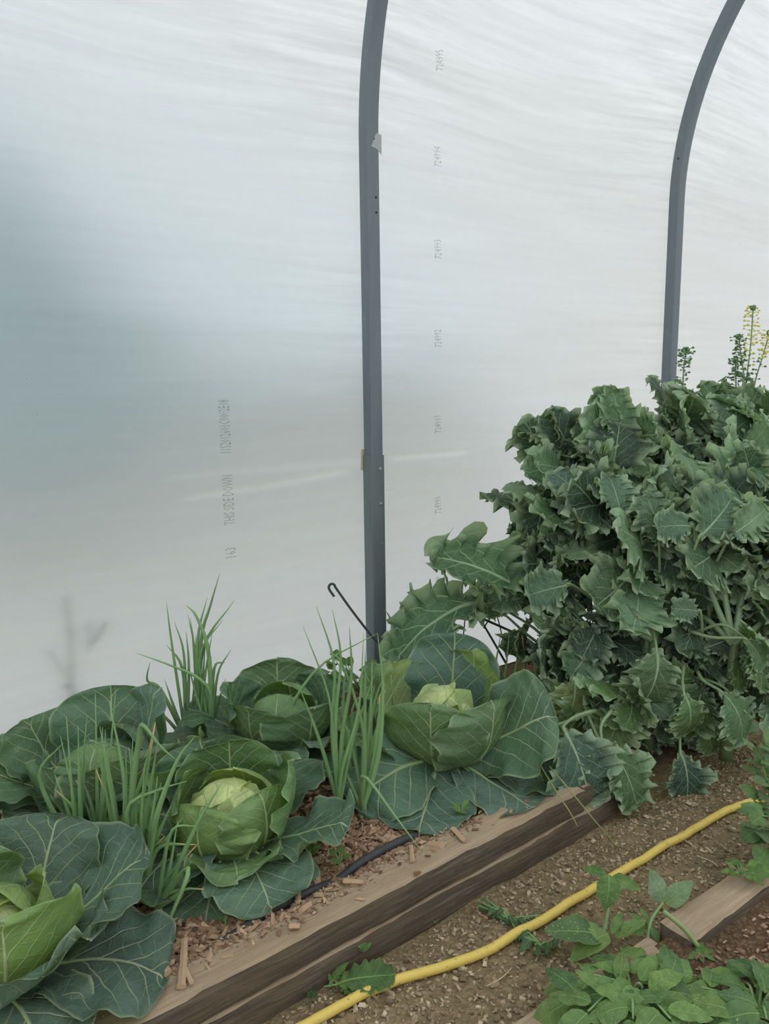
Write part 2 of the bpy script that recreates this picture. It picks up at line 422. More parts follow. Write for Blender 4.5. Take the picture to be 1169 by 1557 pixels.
wpart('tape_tab', vv, [(0, 1, 2, 3), (7, 6, 5, 4), (0, 4, 5, 1), (1, 5, 6, 2), (2, 6, 7, 3), (3, 7, 4, 0)], M['sticker'], h1, smooth=False)['label'] = 'tan tape tab behind the joint'
h2 = thing('polytunnel_hoop', 'grey steel hoop at the right, its foot hidden behind the kale', 'polytunnel hoop', P1 + U * S2 + UZ * .06)
flat_smooth(wpart('bow_tube', *square_sweep(S2, .02, Z0 + RAD * 1.5, .0235, 80), M['steel'], h2))
p = onplane(1031, 241, P1 + U * (S2 - .0235), U); wpart('bolt_hole', *tube([p - U * .0008, p + U * .001], .004, 8), M['hole'], h2, smooth=False)

# ground
def grid(fun, xs, ys):
    vs = [fun(x, y) for y in ys for x in xs]; n = len(xs)
    return vs, [(i * n + j, i * n + j + 1, (i + 1) * n + j + 1, (i + 1) * n + j) for i in range(len(ys) - 1) for j in range(n - 1)]
def lsp(a, b, n): return [a + (b - a) * i / n for i in range(n + 1)]
A = V((-.3301, 1.1723, 0)); B = V((.6899, 1.9766, 0)); BD = (B - A).normalized(); BN = V((BD.y, -BD.x, 0))   # front line of the raised bed, BN towards the path
def path_z(x, y): return .010 * fbm(x * 3, y * 3) + .004 * fbm(x * 14, y * 14, 5)
vs, fs = grid(lambda a, b: (lambda p: V((p.x, p.y, path_z(p.x, p.y))))(A + BD * a + BN * b), lsp(-2.2, 4, 190), lsp(-.3, 2.2, 90))
struct(wpart('path', vs, fs, M['path']))
def soil_z(p):
    d = -(p - A).dot(BN)
    return .108 + .012 * fbm(p.x * 4, p.y * 4, 9) + .006 * fbm(p.x * 17, p.y * 17, 2) + .012 * math.sin(min(1, max(0, d - .1) / .7) * PI)
def bedp(a, b):
    p = A + BD * a - BN * b; p.z = soil_z(p) if b > .05 else .09; return p
vs, fs = grid(bedp, lsp(-1.6, 1.32, 150), lsp(.03, 1.25, 70)); 
# keep the soil inside the film
for v in vs:
    e = (v - P1).dot(N)
    if e < -.02: v -= N * (e + .02)
struct(wpart('bed_soil', vs, fs, M['soil']))
vs, fs = grid(bedp, lsp(1.30, 4.0, 90), lsp(.12, 1.6, 40))
for v in vs:
    v.z = .03 + .4 * (v.z - .1)
    e = (v - P1).dot(N)
    if e < -.02: v -= N * (e + .02)
struct(wpart('far_soil', vs, fs, M['soil']))
vs, fs = grid(lambda a, b: P1 + U * a - N * b + UZ * (-.02 + .05 * fbm(a, b)), lsp(-12, 16, 40), lsp(.06, 16, 30))
struct(wpart('ground_outside', vs, fs, M['outside']))

# boards
def board(name, label, o, d, L, wd, z0, z1, seed, group=None, tilt=0):
    """o: front-near top corner on the ground plan; d along; width goes to the left of d"""
    d = d.normalized(); lf = V((-d.y, d.x, 0)); h = z1 - z0
    nL, nW, nH = max(6, int(L / .03)), 5, 4
    vs, idx = [], {}
    def pt(i, j, k):
        key = (i, j, k)
        if key in idx: return idx[key]
        x, y, z = L * i / nL, wd * j / nW, h * k / nH
        bv = .005
        cnt = (j in (0, nW)) + (k in (0, nH)) + (i in (0, nL))
        if cnt >= 2:
            if j == 0: y += bv * .7
            if j == nW: y -= bv * .7
            if k == nH: z -= bv * .7
            if k == 0: z += bv * .3
            if i == 0: x += bv
            if i == nL: x -= bv
        e = .0022 * fbm(x * 9, y * 20 + seed, z * 25 + seed) + .0015 * fbm(x * 40, y * 60, z * 60 + seed)
        vs.append(V((x, y + e * 1.2 * (1 if j < nW / 2 else -1), z + e + tilt * x)))
        idx[key] = len(vs) - 1; return idx[key]
    fs = []
    for i in range(nL):
        for j in range(nW):
            fs.append((pt(i, j, nH), pt(i + 1, j, nH), pt(i + 1, j + 1, nH), pt(i, j + 1, nH)))
            fs.append((pt(i, j + 1, 0), pt(i + 1, j + 1, 0), pt(i + 1, j, 0), pt(i, j, 0)))
        for k in range(nH):
            fs.append((pt(i, 0, k), pt(i + 1, 0, k), pt(i + 1, 0, k + 1), pt(i, 0, k + 1)))
            fs.append((pt(i, nW, k + 1), pt(i + 1, nW, k + 1), pt(i + 1, nW, k), pt(i, nW, k)))
    for j in range(nW):
        for k in range(nH):
            fs.append((pt(0, j, k + 1), pt(0, j + 1, k + 1), pt(0, j + 1, k), pt(0, j, k)))
            fs.append((pt(nL, j, k), pt(nL, j + 1, k), pt(nL, j + 1, k + 1), pt(nL, j, k + 1)))
    me = mesh(name, vs, fs)
    ob = part(name, me, M['board'], loc=V((o.x, o.y, z0))); ob.rotation_euler = (0, 0, math.atan2(d.y, d.x))
    flat_smooth(ob); tag(ob, label, 'board', group); return ob
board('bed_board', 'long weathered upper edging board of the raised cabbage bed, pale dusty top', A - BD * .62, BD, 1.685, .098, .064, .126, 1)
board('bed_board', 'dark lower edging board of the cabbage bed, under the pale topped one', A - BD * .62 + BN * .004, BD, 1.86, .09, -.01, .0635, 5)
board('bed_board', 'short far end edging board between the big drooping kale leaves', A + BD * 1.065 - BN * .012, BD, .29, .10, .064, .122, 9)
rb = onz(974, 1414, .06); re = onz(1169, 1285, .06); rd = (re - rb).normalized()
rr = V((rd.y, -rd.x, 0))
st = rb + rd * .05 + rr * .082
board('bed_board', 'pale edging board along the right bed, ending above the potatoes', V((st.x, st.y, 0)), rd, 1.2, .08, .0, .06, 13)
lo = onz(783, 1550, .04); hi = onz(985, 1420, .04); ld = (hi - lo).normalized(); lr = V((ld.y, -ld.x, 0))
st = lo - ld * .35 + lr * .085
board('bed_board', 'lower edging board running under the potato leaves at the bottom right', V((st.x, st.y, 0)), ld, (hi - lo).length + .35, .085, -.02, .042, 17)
# right bed soil
vs, fs = grid(lambda a, b: (lambda p: V((p.x, p.y, .038 + .010 * fbm(p.x * 6, p.y * 6, 3))))(rb + rd * a + rr * b), lsp(-1.0, 2.0, 80), lsp(.03, 1.4, 40))
struct(wpart('right_bed_soil', vs, fs, M['soil']))

# loose stuff on the soil
def chips(name, label, cat, mt, pts, smin, smax, flat=.35, elong=2.2):
    vs, fs, tone = [], [], []
    for p in pts:
        s = R.uniform(smin, smax) * (1.0 if R.random() < .9 else 1.6)
        a = R.uniform(0, PI); L = s * R.uniform(1, elong); w_ = s * R.uniform(.5, 1); h = s * R.uniform(.2, .5) * flat * 2
        ex = V((math.cos(a), math.sin(a), R.gauss(0, .25))).normalized(); ey = V((-math.sin(a), math.cos(a), R.gauss(0, .3))).normalized(); ez = ex.cross(ey)
        o = len(vs); tn = min(1, max(0, R.gauss(.5, .25)))
        for (x, y, z) in ((-1, -.6, 0), (.8, -1, 0), (1, .7, 0), (-.7, 1, 0), (-.8, -.5, 1), (.6, -.7, 1), (.75, .5, 1), (-.5, .7, 1)):
            x += R.uniform(-.25, .25); y += R.uniform(-.25, .25)
            vs.append(p + ex * x * L / 2 + ey * y * w_ / 2 + ez * (z * h)); tone.append(tn)
        fs += [(o, o + 3, o + 2, o + 1), (o + 4, o + 5, o + 6, o + 7), (o, o + 1, o + 5, o + 4), (o + 1, o + 2, o + 6, o + 5), (o + 2, o + 3, o + 7, o + 6), (o + 3, o, o + 4, o + 7)]
    ob = wpart(name, vs, fs, mt, smooth=False, attrs={'tone': tone}); ob['kind'] = 'stuff'; tag(ob, label, cat); return ob
crumbs = []; pts = []
for _ in range(8500):
    a = R.uniform(-.25, 1.32); b = .105 + abs(R.gauss(0, .14)) if R.random() < .75 else R.uniform(.1, .8)
    if b > 1.1: continue
    p = bedp(a, b); p.z += .002; pts.append(p)
for _ in range(260):
    a = R.uniform(-.1, .9); b = .1 - abs(R.gauss(0, .03)); 
    if b < .01: continue
    if a > .35 and R.random() < .7: continue
    p = A + BD * a - BN * b; p.z = .127; pts.append(p)
for _ in range(900):
    a = R.uniform(-.15, .75); b = .098 - abs(R.gauss(0, .022))
    if b < .012: continue
    p = A + BD * a - BN * b; p.z = .1255; crumbs.append(p)
chips('bark_mulch', 'brown bark chip mulch covering the cabbage bed soil', 'mulch', M['chip'], pts, .005, .0145)
pts = []
for _ in range(8000):
    a = R.uniform(-.4, 1.9); b = abs(R.gauss(0, .28)) + .015
    if R.random() < .4: b = R.uniform(.015, .9)
    p = A + BD * a + BN * b; p.z = path_z(p.x, p.y) + .001; pts.append(p)
chips('soil_crumbs', 'dry crumbs of soil and bark scattered along the top of the long bed board', 'crumbs', M['chip'], crumbs, .0022, .006)
chips('path_grit', 'small stones and crumbs of earth littering the path', 'grit', M['grit'], pts, .0025, .0092, .6, 1.7)
pts = []
for _ in range(3600):
    p = rb + rd * R.uniform(-.4, 1.4) + rr * R.uniform(.1, .7); p.z = .040 + .010 * fbm(p.x * 6, p.y * 6, 3); pts.append(p)
chips('bark_mulch', 'pale bark chip mulch in the right bed beside the potatoes', 'mulch', M['chip'], pts, .004, .012)
def soil_at(px, py):
    p = onz(px, py, .112)
    for _ in range(3): p = onz(px, py, soil_z(p))
    return p
# single large pieces
def piece(name, label, cat, pix, rad, zf, mt, n=5, sub=None, flat=.55):
    pts_ = [zf(*q) for q in pix]; base = pts_[0]
    pts_ = catmull(pts_, max(4, len(pix) * 3))
    vf = tube([p + V((0, 0, rad * .6)) for p in pts_], lambda t_: rad * (1 - .25 * t_) * (.75 + .3 * abs(math.sin(9 * t_ + rad * 900))), n, True, flat)
    o = wpart(name, *vf, mt, base=base, smooth=False, attrs={'tone': [.78] * len(vf[0])}); tag(o, label, cat)
    if sub:
        vf = tube([zf(*q) + V((0, 0, rad * .7)) - base for q in sub], rad * .5, n, True, .6)
        part('side_splinter', mesh('side_splinter', *vf, smooth=False, attrs={'tone': [.85] * len(vf[0])}), mt, o)
    return o
onb = lambda x, y: onz(x, y, .127)
onp = lambda x, y: onz(x, y, .006)
piece('forked_stick', 'pale forked stick lying on the board top at the bottom left', 'stick', ((276, 1505), (279, 1470), (281, 1432)), .009, onb, M['chip'], 6, ((281, 1476), (292, 1500)))
piece('bark_piece', 'reddish bark chip next to the lowest cabbage leaf and board', 'bark chip', ((220, 1482), (243, 1472)), .010, onb, M['chip'])
piece('bark_piece', 'chunky tan bark chip beside the foot of the forked stick', 'bark chip', ((246, 1480), (256, 1486)), .013, onb, M['chip'])
piece('bark_piece', 'flat orange chip on the board above the lower weeds', 'bark chip', ((440, 1412), (456, 1412)), .010, onb, M['chip'])
piece('bark_piece', 'broad pale chip bridging mulch and board by the black pipe', 'bark chip', ((522, 1343), (552, 1345)), .010, onb, M['chip'])
piece('bark_piece', 'upright chip standing on the board across the pipe end', 'bark chip', ((453, 1376), (454, 1358)), .007, onb, M['chip'])
piece('bark_piece', 'slim chip on the board just below the flat cabbage leaf', 'bark chip', ((627, 1312), (625, 1288)), .006, onb, M['chip'])
piece('bark_piece', 'thick brown chip behind the board beside the flat cabbage leaf', 'bark chip', ((688, 1262), (706, 1282)), .008, onb, M['chip'])
piece('dry_stalk', 'thin dry stalk lying on the path below the hose', 'stalk', ((740, 1500), (763, 1487), (778, 1472)), .0016, onp, M['straw'])
piece('dry_stalk', 'short straw piece on the path right of the hose', 'stalk', ((1038, 1276), (1058, 1290)), .0022, onp, M['straw'])
piece('dry_stalk', 'bent straw on the path near the right board', 'stalk', ((1060, 1302), (1080, 1310), (1092, 1318)), .0022, onp, M['straw'])

# hose and pipe
hp = catmull([onz(x, y, .013) for x, y in ((300, 1760), (370, 1640), (430, 1580), (484, 1550), (560, 1510), (640, 1478), (730, 1448), (810, 1408), (880, 1364), (950, 1322), (1020, 1282), (1085, 1245), (1130, 1223), (1165, 1212), (1230, 1190))], 110)
for p in hp: p.z = .0125 + path_z(p.x, p.y)
vf = tube(hp, .0098, 12)
o = wpart('garden_hose', *vf, M['hose'], base=hp[0]); tag(o, 'yellow garden hose running along the earth path', 'hose')
pp = catmull([V((*onz(x, y, .118).xy, .112 + dz)) for x, y, dz in ((270, 1462, -.02), (340, 1424, -.006), (405, 1388, .004), (440, 1371, .006), (470, 1355, .005), (500, 1338, -.004), (520, 1327, -.004), (545, 1313, .005), (580, 1294, .007), (612, 1277, .005), (640, 1262, -.004), (680, 1240, -.02))], 60)
o = wpart('drip_pipe', *tube(pp, .0095, 12), M['pipe'], base=pp[0]); tag(o, 'black irrigation pipe half buried in bark mulch beside the board', 'pipe')
# bent rod with a hook
rp = [at(x, y, P1.y - .10) for x, y in ((508, 907), (501, 897), (500, 892), (503, 888), (508, 889), (512, 896), (540, 935), (575, 978), (610, 1006), (640, 1030))]
o = wpart('hooked_rod', *tube(catmull(rp, 60), .0042, 8), M['rod'], base=rp[-1]); tag(o, 'thin dark metal rod with hooked end leaning against the steel hoop', 'rod')

# ------------------------------------------------------------------ leaves
def leaf_geo(ctrl, wmax, wprof, cup, ruf, seed, nv=30, nu=20, freq=5.0, lobe=0, lobef=7, asym=.0, twist=0, rp_=2.2, hf=0.0, dome=0.0):
    """blade grown along +X with Z up. ctrl: (r,z) midrib points; cup(t): curvature, concave upwards"""
    rn = random.Random(seed); ph = [rn.uniform(0, 6.28) for _ in range(12)]
    mid = catmull([V((a, 0, b)) for a, b in ctrl], 60)
    Ls = [0]
    for a, b in zip(mid[:-1], mid[1:]): Ls.append(Ls[-1] + (b - a).length)
    L = Ls[-1]
    vs, lx, ly, ed = [], [], [], []
    for i in range(nv + 1):
        u = i / nv; t_ = (math.sin((u - .5) * PI) * .5 + .5) * .6 + u * .4
        f = t_ * 60; k = min(int(f), 59); c = mid[k].lerp(mid[k + 1], f - k)
        tg = (mid[min(k + 2, 60)] - mid[max(k - 1, 0)]).normalized(); nn = V((-tg.z, 0, tg.x))
        w0 = wmax * wprof(t_); kap = cup(t_)
        for j in range(nu + 1):
            s = 2 * j / nu - 1; sd = 0 if s < 0 else 1
            w_ = w0
            if lobe:
                w_ *= 1 + lobe * (math.sin(lobef * t_ * 6.28 + ph[sd] + 1.5 * fbm(t_ * 2, seed + sd, 3)) * .6 + math.sin(lobef * 2.3 * t_ * 6.28 + ph[2 + sd]) * .4 + fbm(t_ * 6, seed, sd * 3.3) * .7) * abs(s)
                if hf: w_ *= 1 + .16 * fbm(t_ * 24, seed * 1.7 + sd * 4, 2, 2) * s * s
            w_ *= 1 + .03 * math.sin(2 * t_ * 6.28 + ph[4 + sd])
            q = s * w_; a = q * kap
            lat, upw = (math.sin(a) / kap, (1 - math.cos(a)) / kap) if abs(kap) > 1e-4 else (q, 0)
            e = abs(s) ** rp_; e2 = max(e, max(0, (t_ - .8) / .2) ** 2 * .9)
            dz = ruf * e2 * (math.sin(freq * t_ * 6.28 + ph[6 + sd]) + .5 * math.sin(freq * 2.1 * t_ * 6.28 + s * 2 + ph[8 + sd]))
            dz += ruf * .35 * fbm(s * 1.5 + seed, t_ * 2.5, seed)
            if hf:
                fr_ = max(0, (e2 ** .5 - .3) / .7) ** 1.4 * (.55 + .9 * abs(fbm(t_ * 3 + sd * 9, seed, 1)) * 1.6); wp_ = 3.2 * fbm(t_ * 2.5, seed + sd * 5, 7)
                dz += hf * fr_ * (math.sin(freq * 2.3 * t_ * 6.28 + ph[10 + sd] + s * 2 + wp_) + .7 * math.sin(freq * 4.4 * t_ * 6.28 + ph[2 + sd] - wp_) + .6 * fbm(t_ * 9, s * 5, seed))
            dl = ruf * .12 * e2 * math.sin(freq * 1.7 * t_ * 6.28 + ph[sd]) * (1 if s > 0 else -1)
            tl = hf * .9 * e * math.sin(freq * 2.3 * t_ * 6.28 + ph[10 + sd] + 1.6 + wp_) if hf else 0
            # pull the tip round: rows near the tip bow back at the margins
            back = 0
            p = c + V((0, 1, 0)) * (lat + dl) + nn * (upw + dz + dome * math.sin(PI * t_) * (1 - s * s)) + tg * (back + tl)
            if twist:
                ang = twist * t_; y, z = p.y, p.z - c.z; p.y = y * math.cos(ang) - z * math.sin(ang); p.z = c.z + y * math.sin(ang) + z * math.cos(ang)
            vs.append(p); lx.append(q / L); ly.append(t_); ed.append(max(abs(s), t_ ** 6))
    n = nu + 1
    fs = [(i * n + j, (i + 1) * n + j, (i + 1) * n + j + 1, i * n + j + 1) for i in range(nv) for j in range(nu)]
    return vs, fs, {'lx': lx, 'ly': ly, 'edge': ed}, mid
def w_round(t_):   # cabbage: short stalk, broad round blade
    if t_ < .12: return .16 + 1.2 * t_ * t_ * 10
    x = (t_ - .12) / .88
    return min(1.0, (.33 + .85 * math.sin(x * PI * .52) ** .9)) * math.sqrt(max(0, 1 - max(0, (x - .55) / .45) ** 2.6)) if x < 1 else 0.0
def w_ovate(t_): return max(0.0, math.sin(PI * min(1, t_ ** .8)) ** .8)
def w_wrap(t_): return (.45 + .55 * math.sin(min(1, t_ * 1.5) * PI / 2)) * math.sqrt(max(0, 1 - max(0, (t_ - .6) / .4) ** 2.4))

C_OUT = (0.112, 0.19, 0.112); C_MID = (0.15, 0.25, 0.092); C_LIME = (0.26, 0.38, 0.11); C_HEART = (0.66, 0.74, 0.33)
C_BLUE = (0.122, 0.2, 0.14)
def vary(c, a=.12, al=1.0):
    f = 1 + R.uniform(-a, a); return (c[0] * f * (1 + R.uniform(-.06, .06)), c[1] * f, c[2] * f * (1 + R.uniform(-.08, .08)), al)
def inside(o):
    """leaves that reach the film lie against it instead of passing through"""
    mw = o.matrix_local.copy(); p = o.parent
    while p: mw = p.matrix_local @ mw; p = p.parent
    inv = mw.inverted(); hit = False
    for v in o.data.vertices:
        w_ = mw @ v.co; e = (w_ - P1).dot(N)
        if e < .0 and w_.z < Z0: hit = True; break
    if not hit: return
    if o.data.users > 1: o.data = o.data.copy()
    for v in o.data.vertices:
        w_ = mw @ v.co; e = (w_ - P1).dot(N)
        if e < .0: v.co = inv @ (w_ + N * (-e - .015 * math.tanh(-e / .08) + .0))
PRE = {   # midrib curves (r,z), half width, cup curvature, ruffle
    'heart': (((.0, .02), (.07, .04), (.09, .10), (.066, .150), (.005, .170), (-.035, .160)), .118, 9.0, .014),
    'heart2': (((.0, .02), (.08, .04), (.103, .10), (.085, .16), (.03, .185)), .12, 8.5, .008),
    'wrap': (((.01, .01), (.09, .03), (.125, .09), (.125, .15), (.105, .195)), .13, 6.5, .010),
    'cup': (((.01, .01), (.09, .03), (.14, .09), (.155, .16), (.155, .215)), .145, 5.0, .014),
    'flare': (((.01, .02), (.09, .04), (.16, .09), (.205, .16), (.235, .205)), .15, 3.2, .016),
    'open': (((.01, .02), (.10, .05), (.19, .09), (.26, .13), (.31, .145)), .15, 2.2, .016),
    'low': (((.01, .03), (.10, .06), (.20, .085), (.29, .07), (.35, .03)), .14, 1.4, .014),
    'droop': (((.01, .03), (.10, .065), (.18, .06), (.25, .01), (.29, -.05)), .13, -1.2, .010),
    'flat': (((.02, .02), (.11, .03), (.20, .022), (.29, .016), (.35, .012)), .13, .5, .010),
    'up': (((.01, .02), (.07, .05), (.115, .14), (.14, .24), (.17, .32)), .15, 3.0, .012),
}
def cabbage(label, pos, sc, leaves, lift=1.0):
    root = thing('cabbage', label, 'cabbage', pos)
    st_ = tube([V((0, 0, -.05)), V((0, 0, .0)), V((0, 0, .05 * sc))], [.022 * sc, .02 * sc, .03 * sc], 10)
    part('stalk', mesh('stalk', *st_), M['rib'], root)
    for i, lf in enumerate(leaves):
        az, ty, k, wk, color = lf[:5]; ex = lf[5] if len(lf) > 5 else {}
        ct, w_, cup, ruf = PRE[ty]; ct = ex.get('ctrl', ct)
        ct = [(a * sc * k * ex.get('rk', 1), b * sc * (k if ex.get('zk') is None else ex['zk'])) for a, b in ct]
        cup = ex.get('cup', cup) / sc; wm = w_ * sc * k * wk
        wp = w_wrap if ty in ('heart', 'heart2', 'wrap', 'cup') else w_round
        vs, fs, at_, mid = leaf_geo(ct, wm, wp, lambda t_, c_=cup: c_, ruf * sc * ex.get('ruf', 1), i * 7 + int(sc * 100) + int(pos[0] * 50), 34, 24, ex.get('freq', 3.0), dome=ex.get('dome', .0))
        al = ex.get('vein', 1.0)
        rm = Matrix.Rotation(math.radians(az), 4, 'Z') @ Matrix.Rotation(math.radians(ex.get('roll', 0)), 4, 'X')
        rm.translation = V(ex.get('off', (0, 0, 0)))
        o = part('heart_leaf' if ty.startswith('heart') else 'leaf', mesh('leaf', vs, fs, True, at_), M['cabbage'], root, mat=rm, color=vary(tuple(x * lift for x in color), .08, al)); inside(o)
        if not ty.startswith('heart'):
            mm = mid[:46]
            vf = tube(mm[::3], lambda t_, s_=sc: .0065 * s_ * (1 - t_) ** 1.2 + .0008, 6)
            inside(part('midrib', mesh('midrib', *vf), M['rib'], o, color=(.82, .9, .78, 1) if color != C_LIME else (1, 1, .9, 1)))
    return root
# middle cabbage with the bright open heart
c3 = soil_at(352, 1292)
cabbage('round cabbage with bright lime heart in the front row, near the board', c3, .92, [
    (20, 'heart', 1.0, 1.0, C_HEART), (150, 'heart', 1.02, 1.0, C_HEART), (-100, 'heart', 1.0, .9, (.36, .47, .15)), (80, 'heart2', 1.04, .9, (.30, .41, .13)),
    (-112, 'wrap', 1.03, 1.08, C_LIME, {'zk': .90}), (-38, 'wrap', 1.03, .95, (.16, .26, .08), {'zk': .98}), (170, 'wrap', 1.04, .95, (.15, .25, .08), {'zk': 1.0}), (100, 'cup', 1.0, 1.0, (.12, .21, .075)),
    (8, 'cup', 1.04, .95, C_MID), (-160, 'flare', .95, .85, C_MID, {'zk': .75}),
    (-75, 'open', .72, 1.05, C_MID, {'zk': .55, 'cup': 4}), (-18, 'open', 1.0, .85, C_OUT, {'zk': .85}), (-128, 'low', .8, 1.0, C_BLUE, {'zk': .8}), (-62, 'low', .82, 1.05, C_BLUE, {'zk': .62}),
    (-92, 'droop', .92, .95, C_OUT, {'zk': .6}), (-48, 'droop', .92, .85, C_OUT, {'zk': .7}), (170, 'low', .9, 1.0, C_OUT), (60, 'open', .9, 1.0, C_OUT), (120, 'flare', .95, 1.0, C_OUT)], 1.15)
# right cabbage with big spread leaves
c5 = soil_at(672, 1160)
cabbage('large spreading cabbage beside the kale, big dark outer leaves around a lime heart', c5, 1.0, [
    (30, 'heart', .92, 1.0, C_HEART, {'zk': 1.27}), (160, 'heart', .94, 1.0, C_HEART, {'zk': 1.3}), (-80, 'heart', .92, .9, (.44, .54, .19), {'zk': 1.28}), (48, 'cup', .95, .95, (.25, .36, .10), {'zk': 1.34}), (150, 'cup', 1.02, .95, (.30, .42, .17), {'zk': 1.24}),
    (-105, 'cup', 1.0, 1.1, (.15, .24, .085), {'zk': 1.08}), (-45, 'cup', 1.12, 1.05, (.13, .21, .10), {'zk': 1.08}), (165, 'flare', .95, .95, (.17, .27, .11), {'zk': 1.25}),
    (72, 'up', 1.0, .95, C_BLUE), (110, 'cup', 1.1, 1, C_OUT), (4, 'open', .88, 1.1, C_OUT, {'zk': 1.75, 'roll': 38, 'rk': .98, 'cup': 2.6}),
    (-135, 'low', 1.0, .85, C_OUT, {'zk': .95, 'roll': -25}), (-165, 'open', .95, .9, C_MID), (-52, 'flat', .95, .95, C_BLUE), (-22, 'flat', 1.0, .9, C_OUT), (-103, 'flat', 1.02, .9, C_BLUE), (130, 'open', .9, .9, C_OUT)], 1.15)
# back cabbage
c4 = soil_at(428, 1138)
cabbage('dull green closed cabbage in the back row, left of the steel hoop', c4, .93, [
    (30, 'heart', 1.0, 1.0, C_MID), (160, 'heart', 1.02, 1.0, C_MID), (-90, 'heart2', 1.0, 1.0, C_MID), (80, 'heart2', 1.1, 1, C_MID),
    (-120, 'cup', .95, 1.0, (.10, .18, .08), {'zk': .92}), (-50, 'cup', 1.1, 1.0, (.095, .17, .075), {'zk': .9}), (175, 'cup', 1.0, 1.0, C_OUT), (100, 'cup', 1.1, 1.0, C_OUT), (30, 'cup', 1.0, 1, C_OUT),
    (-95, 'low', .9, 1.0, C_OUT, {'zk': .9}), (-35, 'open', .85, .9, C_BLUE, {'zk': .8}), (-150, 'low', 1.05, .95, C_OUT), (-65, 'low', .8, .9, C_BLUE, {'zk': .5}), (180, 'open', .95, 1, C_OUT), (20, 'flare', .9, .9, C_OUT), (70, 'open', .9, 1, C_OUT)], 1.35)
# left cabbage behind the spring onions
c2 = soil_at(165, 1228)
cabbage('broad dark cabbage on the left, behind the front spring onions', c2, 1.03, [
    (0, 'heart', 1.0, 1.0, C_OUT), (150, 'heart', 1.0, 1.0, C_OUT), (-90, 'heart2', 1.0, 1.0, C_MID), (60, 'heart2', 1.08, 1.0, C_OUT),
    (-110, 'cup', 1.0, 1.1, (.10, .17, .08), {'zk': .85}), (-50, 'cup', 1.1, 1.1, (.095, .165, .075), {'zk': .95}), (100, 'up', .85, 1.15, C_OUT, {'zk': .8}), (35, 'up', .82, .9, C_BLUE, {'zk': .86}), (160, 'flare', 1.0, 1.0, C_OUT, {'zk': .95}),
    (-160, 'open', .95, 1.0, C_OUT, {'zk': 1.1}), (-10, 'flare', 1.0, 1.0, C_MID, {'zk': .8}), (-130, 'open', .8, 1.0, C_BLUE, {'zk': .6}), (-75, 'open', .8, 1.05, C_MID, {'zk': .6}), (-35, 'low', .9, 1.0, C_OUT, {'zk': .7}), (-170, 'low', 1.1, 1.0, C_OUT), (130, 'open', 1, 1, C_OUT)], 1.3)
# nearest cabbage, cut by the frame
c1 = soil_at(-18, 1500)
cabbage('nearest cabbage at the bottom left corner with large blue green leaves', c1, .92, [
    (20, 'heart', 1.0, 1.0, C_HEART), (150, 'heart', 1.0, 1.0, C_HEART), (-90, 'heart2', 1.0, 1.0, C_LIME), (60, 'heart2', 1.0, 1.0, C_LIME),
    (-50, 'cup', 1.12, 1.15, C_LIME, {'zk': 1.12}), (25, 'wrap', 1.0, 1.0, C_LIME), (-140, 'cup', 1.0, 1.0, C_LIME), (140, 'cup', 1.0, 1.0, C_MID),
    (78, 'flare', 1.05, .95, C_BLUE, {'zk': 1.05}), (-20, 'flare', 1.0, .9, C_BLUE, {'zk': .85}), (22, 'open', 1.0, 1.1, C_BLUE, {'zk': 1.35}),
    (-2, 'low', 1.0, 1.0, C_BLUE, {'zk': .7}), (-45, 'low', .85, .9, C_BLUE, {'zk': .7}), (50, 'low', .95, 1.0, C_OUT), (100, 'open', 1, 1, C_OUT), (165, 'open', 1, 1, C_OUT)])

# ------------------------------------------------------------------ spring onions
def onion(label, base, leaves, group=None, rad=.0064):
    """leaves: lists of world points from the base upwards"""
    root = thing('spring_onion', label, 'spring onion', base, group)
    vf = tube([V((0, 0, -.02)), V((0, 0, .0)), V((0, 0, .035))], [.007, .0075, .006], 8)
    part('bulb', mesh('bulb', *vf), M['straw'], root, color=(1.05, 1.1, 1.0, 1))
    for pts_, dry in leaves:
        pl = [p - base for p in pts_]; n = 16
        pl = catmull(pl, n)
        rd_ = rad * R.uniform(.75, 1.1)
        vs, fs = tube(pl, lambda t_: rd_ * (.75 + .5 * math.sin(min(1, t_ * 2.2) * PI / 2) * (1 - t_)) * (1 - t_ ** 3) + .0005, 7)
        lyv = [i / n for i in range(n + 1) for _ in range(7)]
        part('leaf', mesh('onion_leaf', vs, fs, True, {'ly': lyv}), M['onion'], root, color=(*[R.uniform(.85, 1.15)] * 3, 0.0 if dry else 1.0))
    return root
def olv(base, *px, dY=0.0, dry=False):
    n = len(px); pts_ = [base.copy(), base + V((0, 0, .02))]
    for i, (x, y) in enumerate(px): pts_.append(at(x, y, base.y + dY * (i + 1) / n))
    return (pts_, dry)
def clump(spec):
    for label, (bx, by), lvs in spec:
        b = soil_at(bx, by)
        ex_ = []
        if len(lvs) > 2:
            for _ in range(3):
                x1, y1 = lvs[R.randrange(len(lvs))][0][-1]; x1 += R.uniform(-22, 22); y1 = by - (by - min(y1, by - 60)) * R.uniform(.6, .95)
                ex_.append(olv(b, (bx + (x1 - bx) * .45 + R.uniform(-4, 4), by + (y1 - by) * .55), (x1, y1), dY=R.uniform(-.06, .06)))
        onion(label, b, ex_ + [olv(b, *l[0], dY=(l[1] if len(l) > 1 else R.uniform(-.06, .06)), dry=(len(l) > 2 and l[2])) for l in lvs])
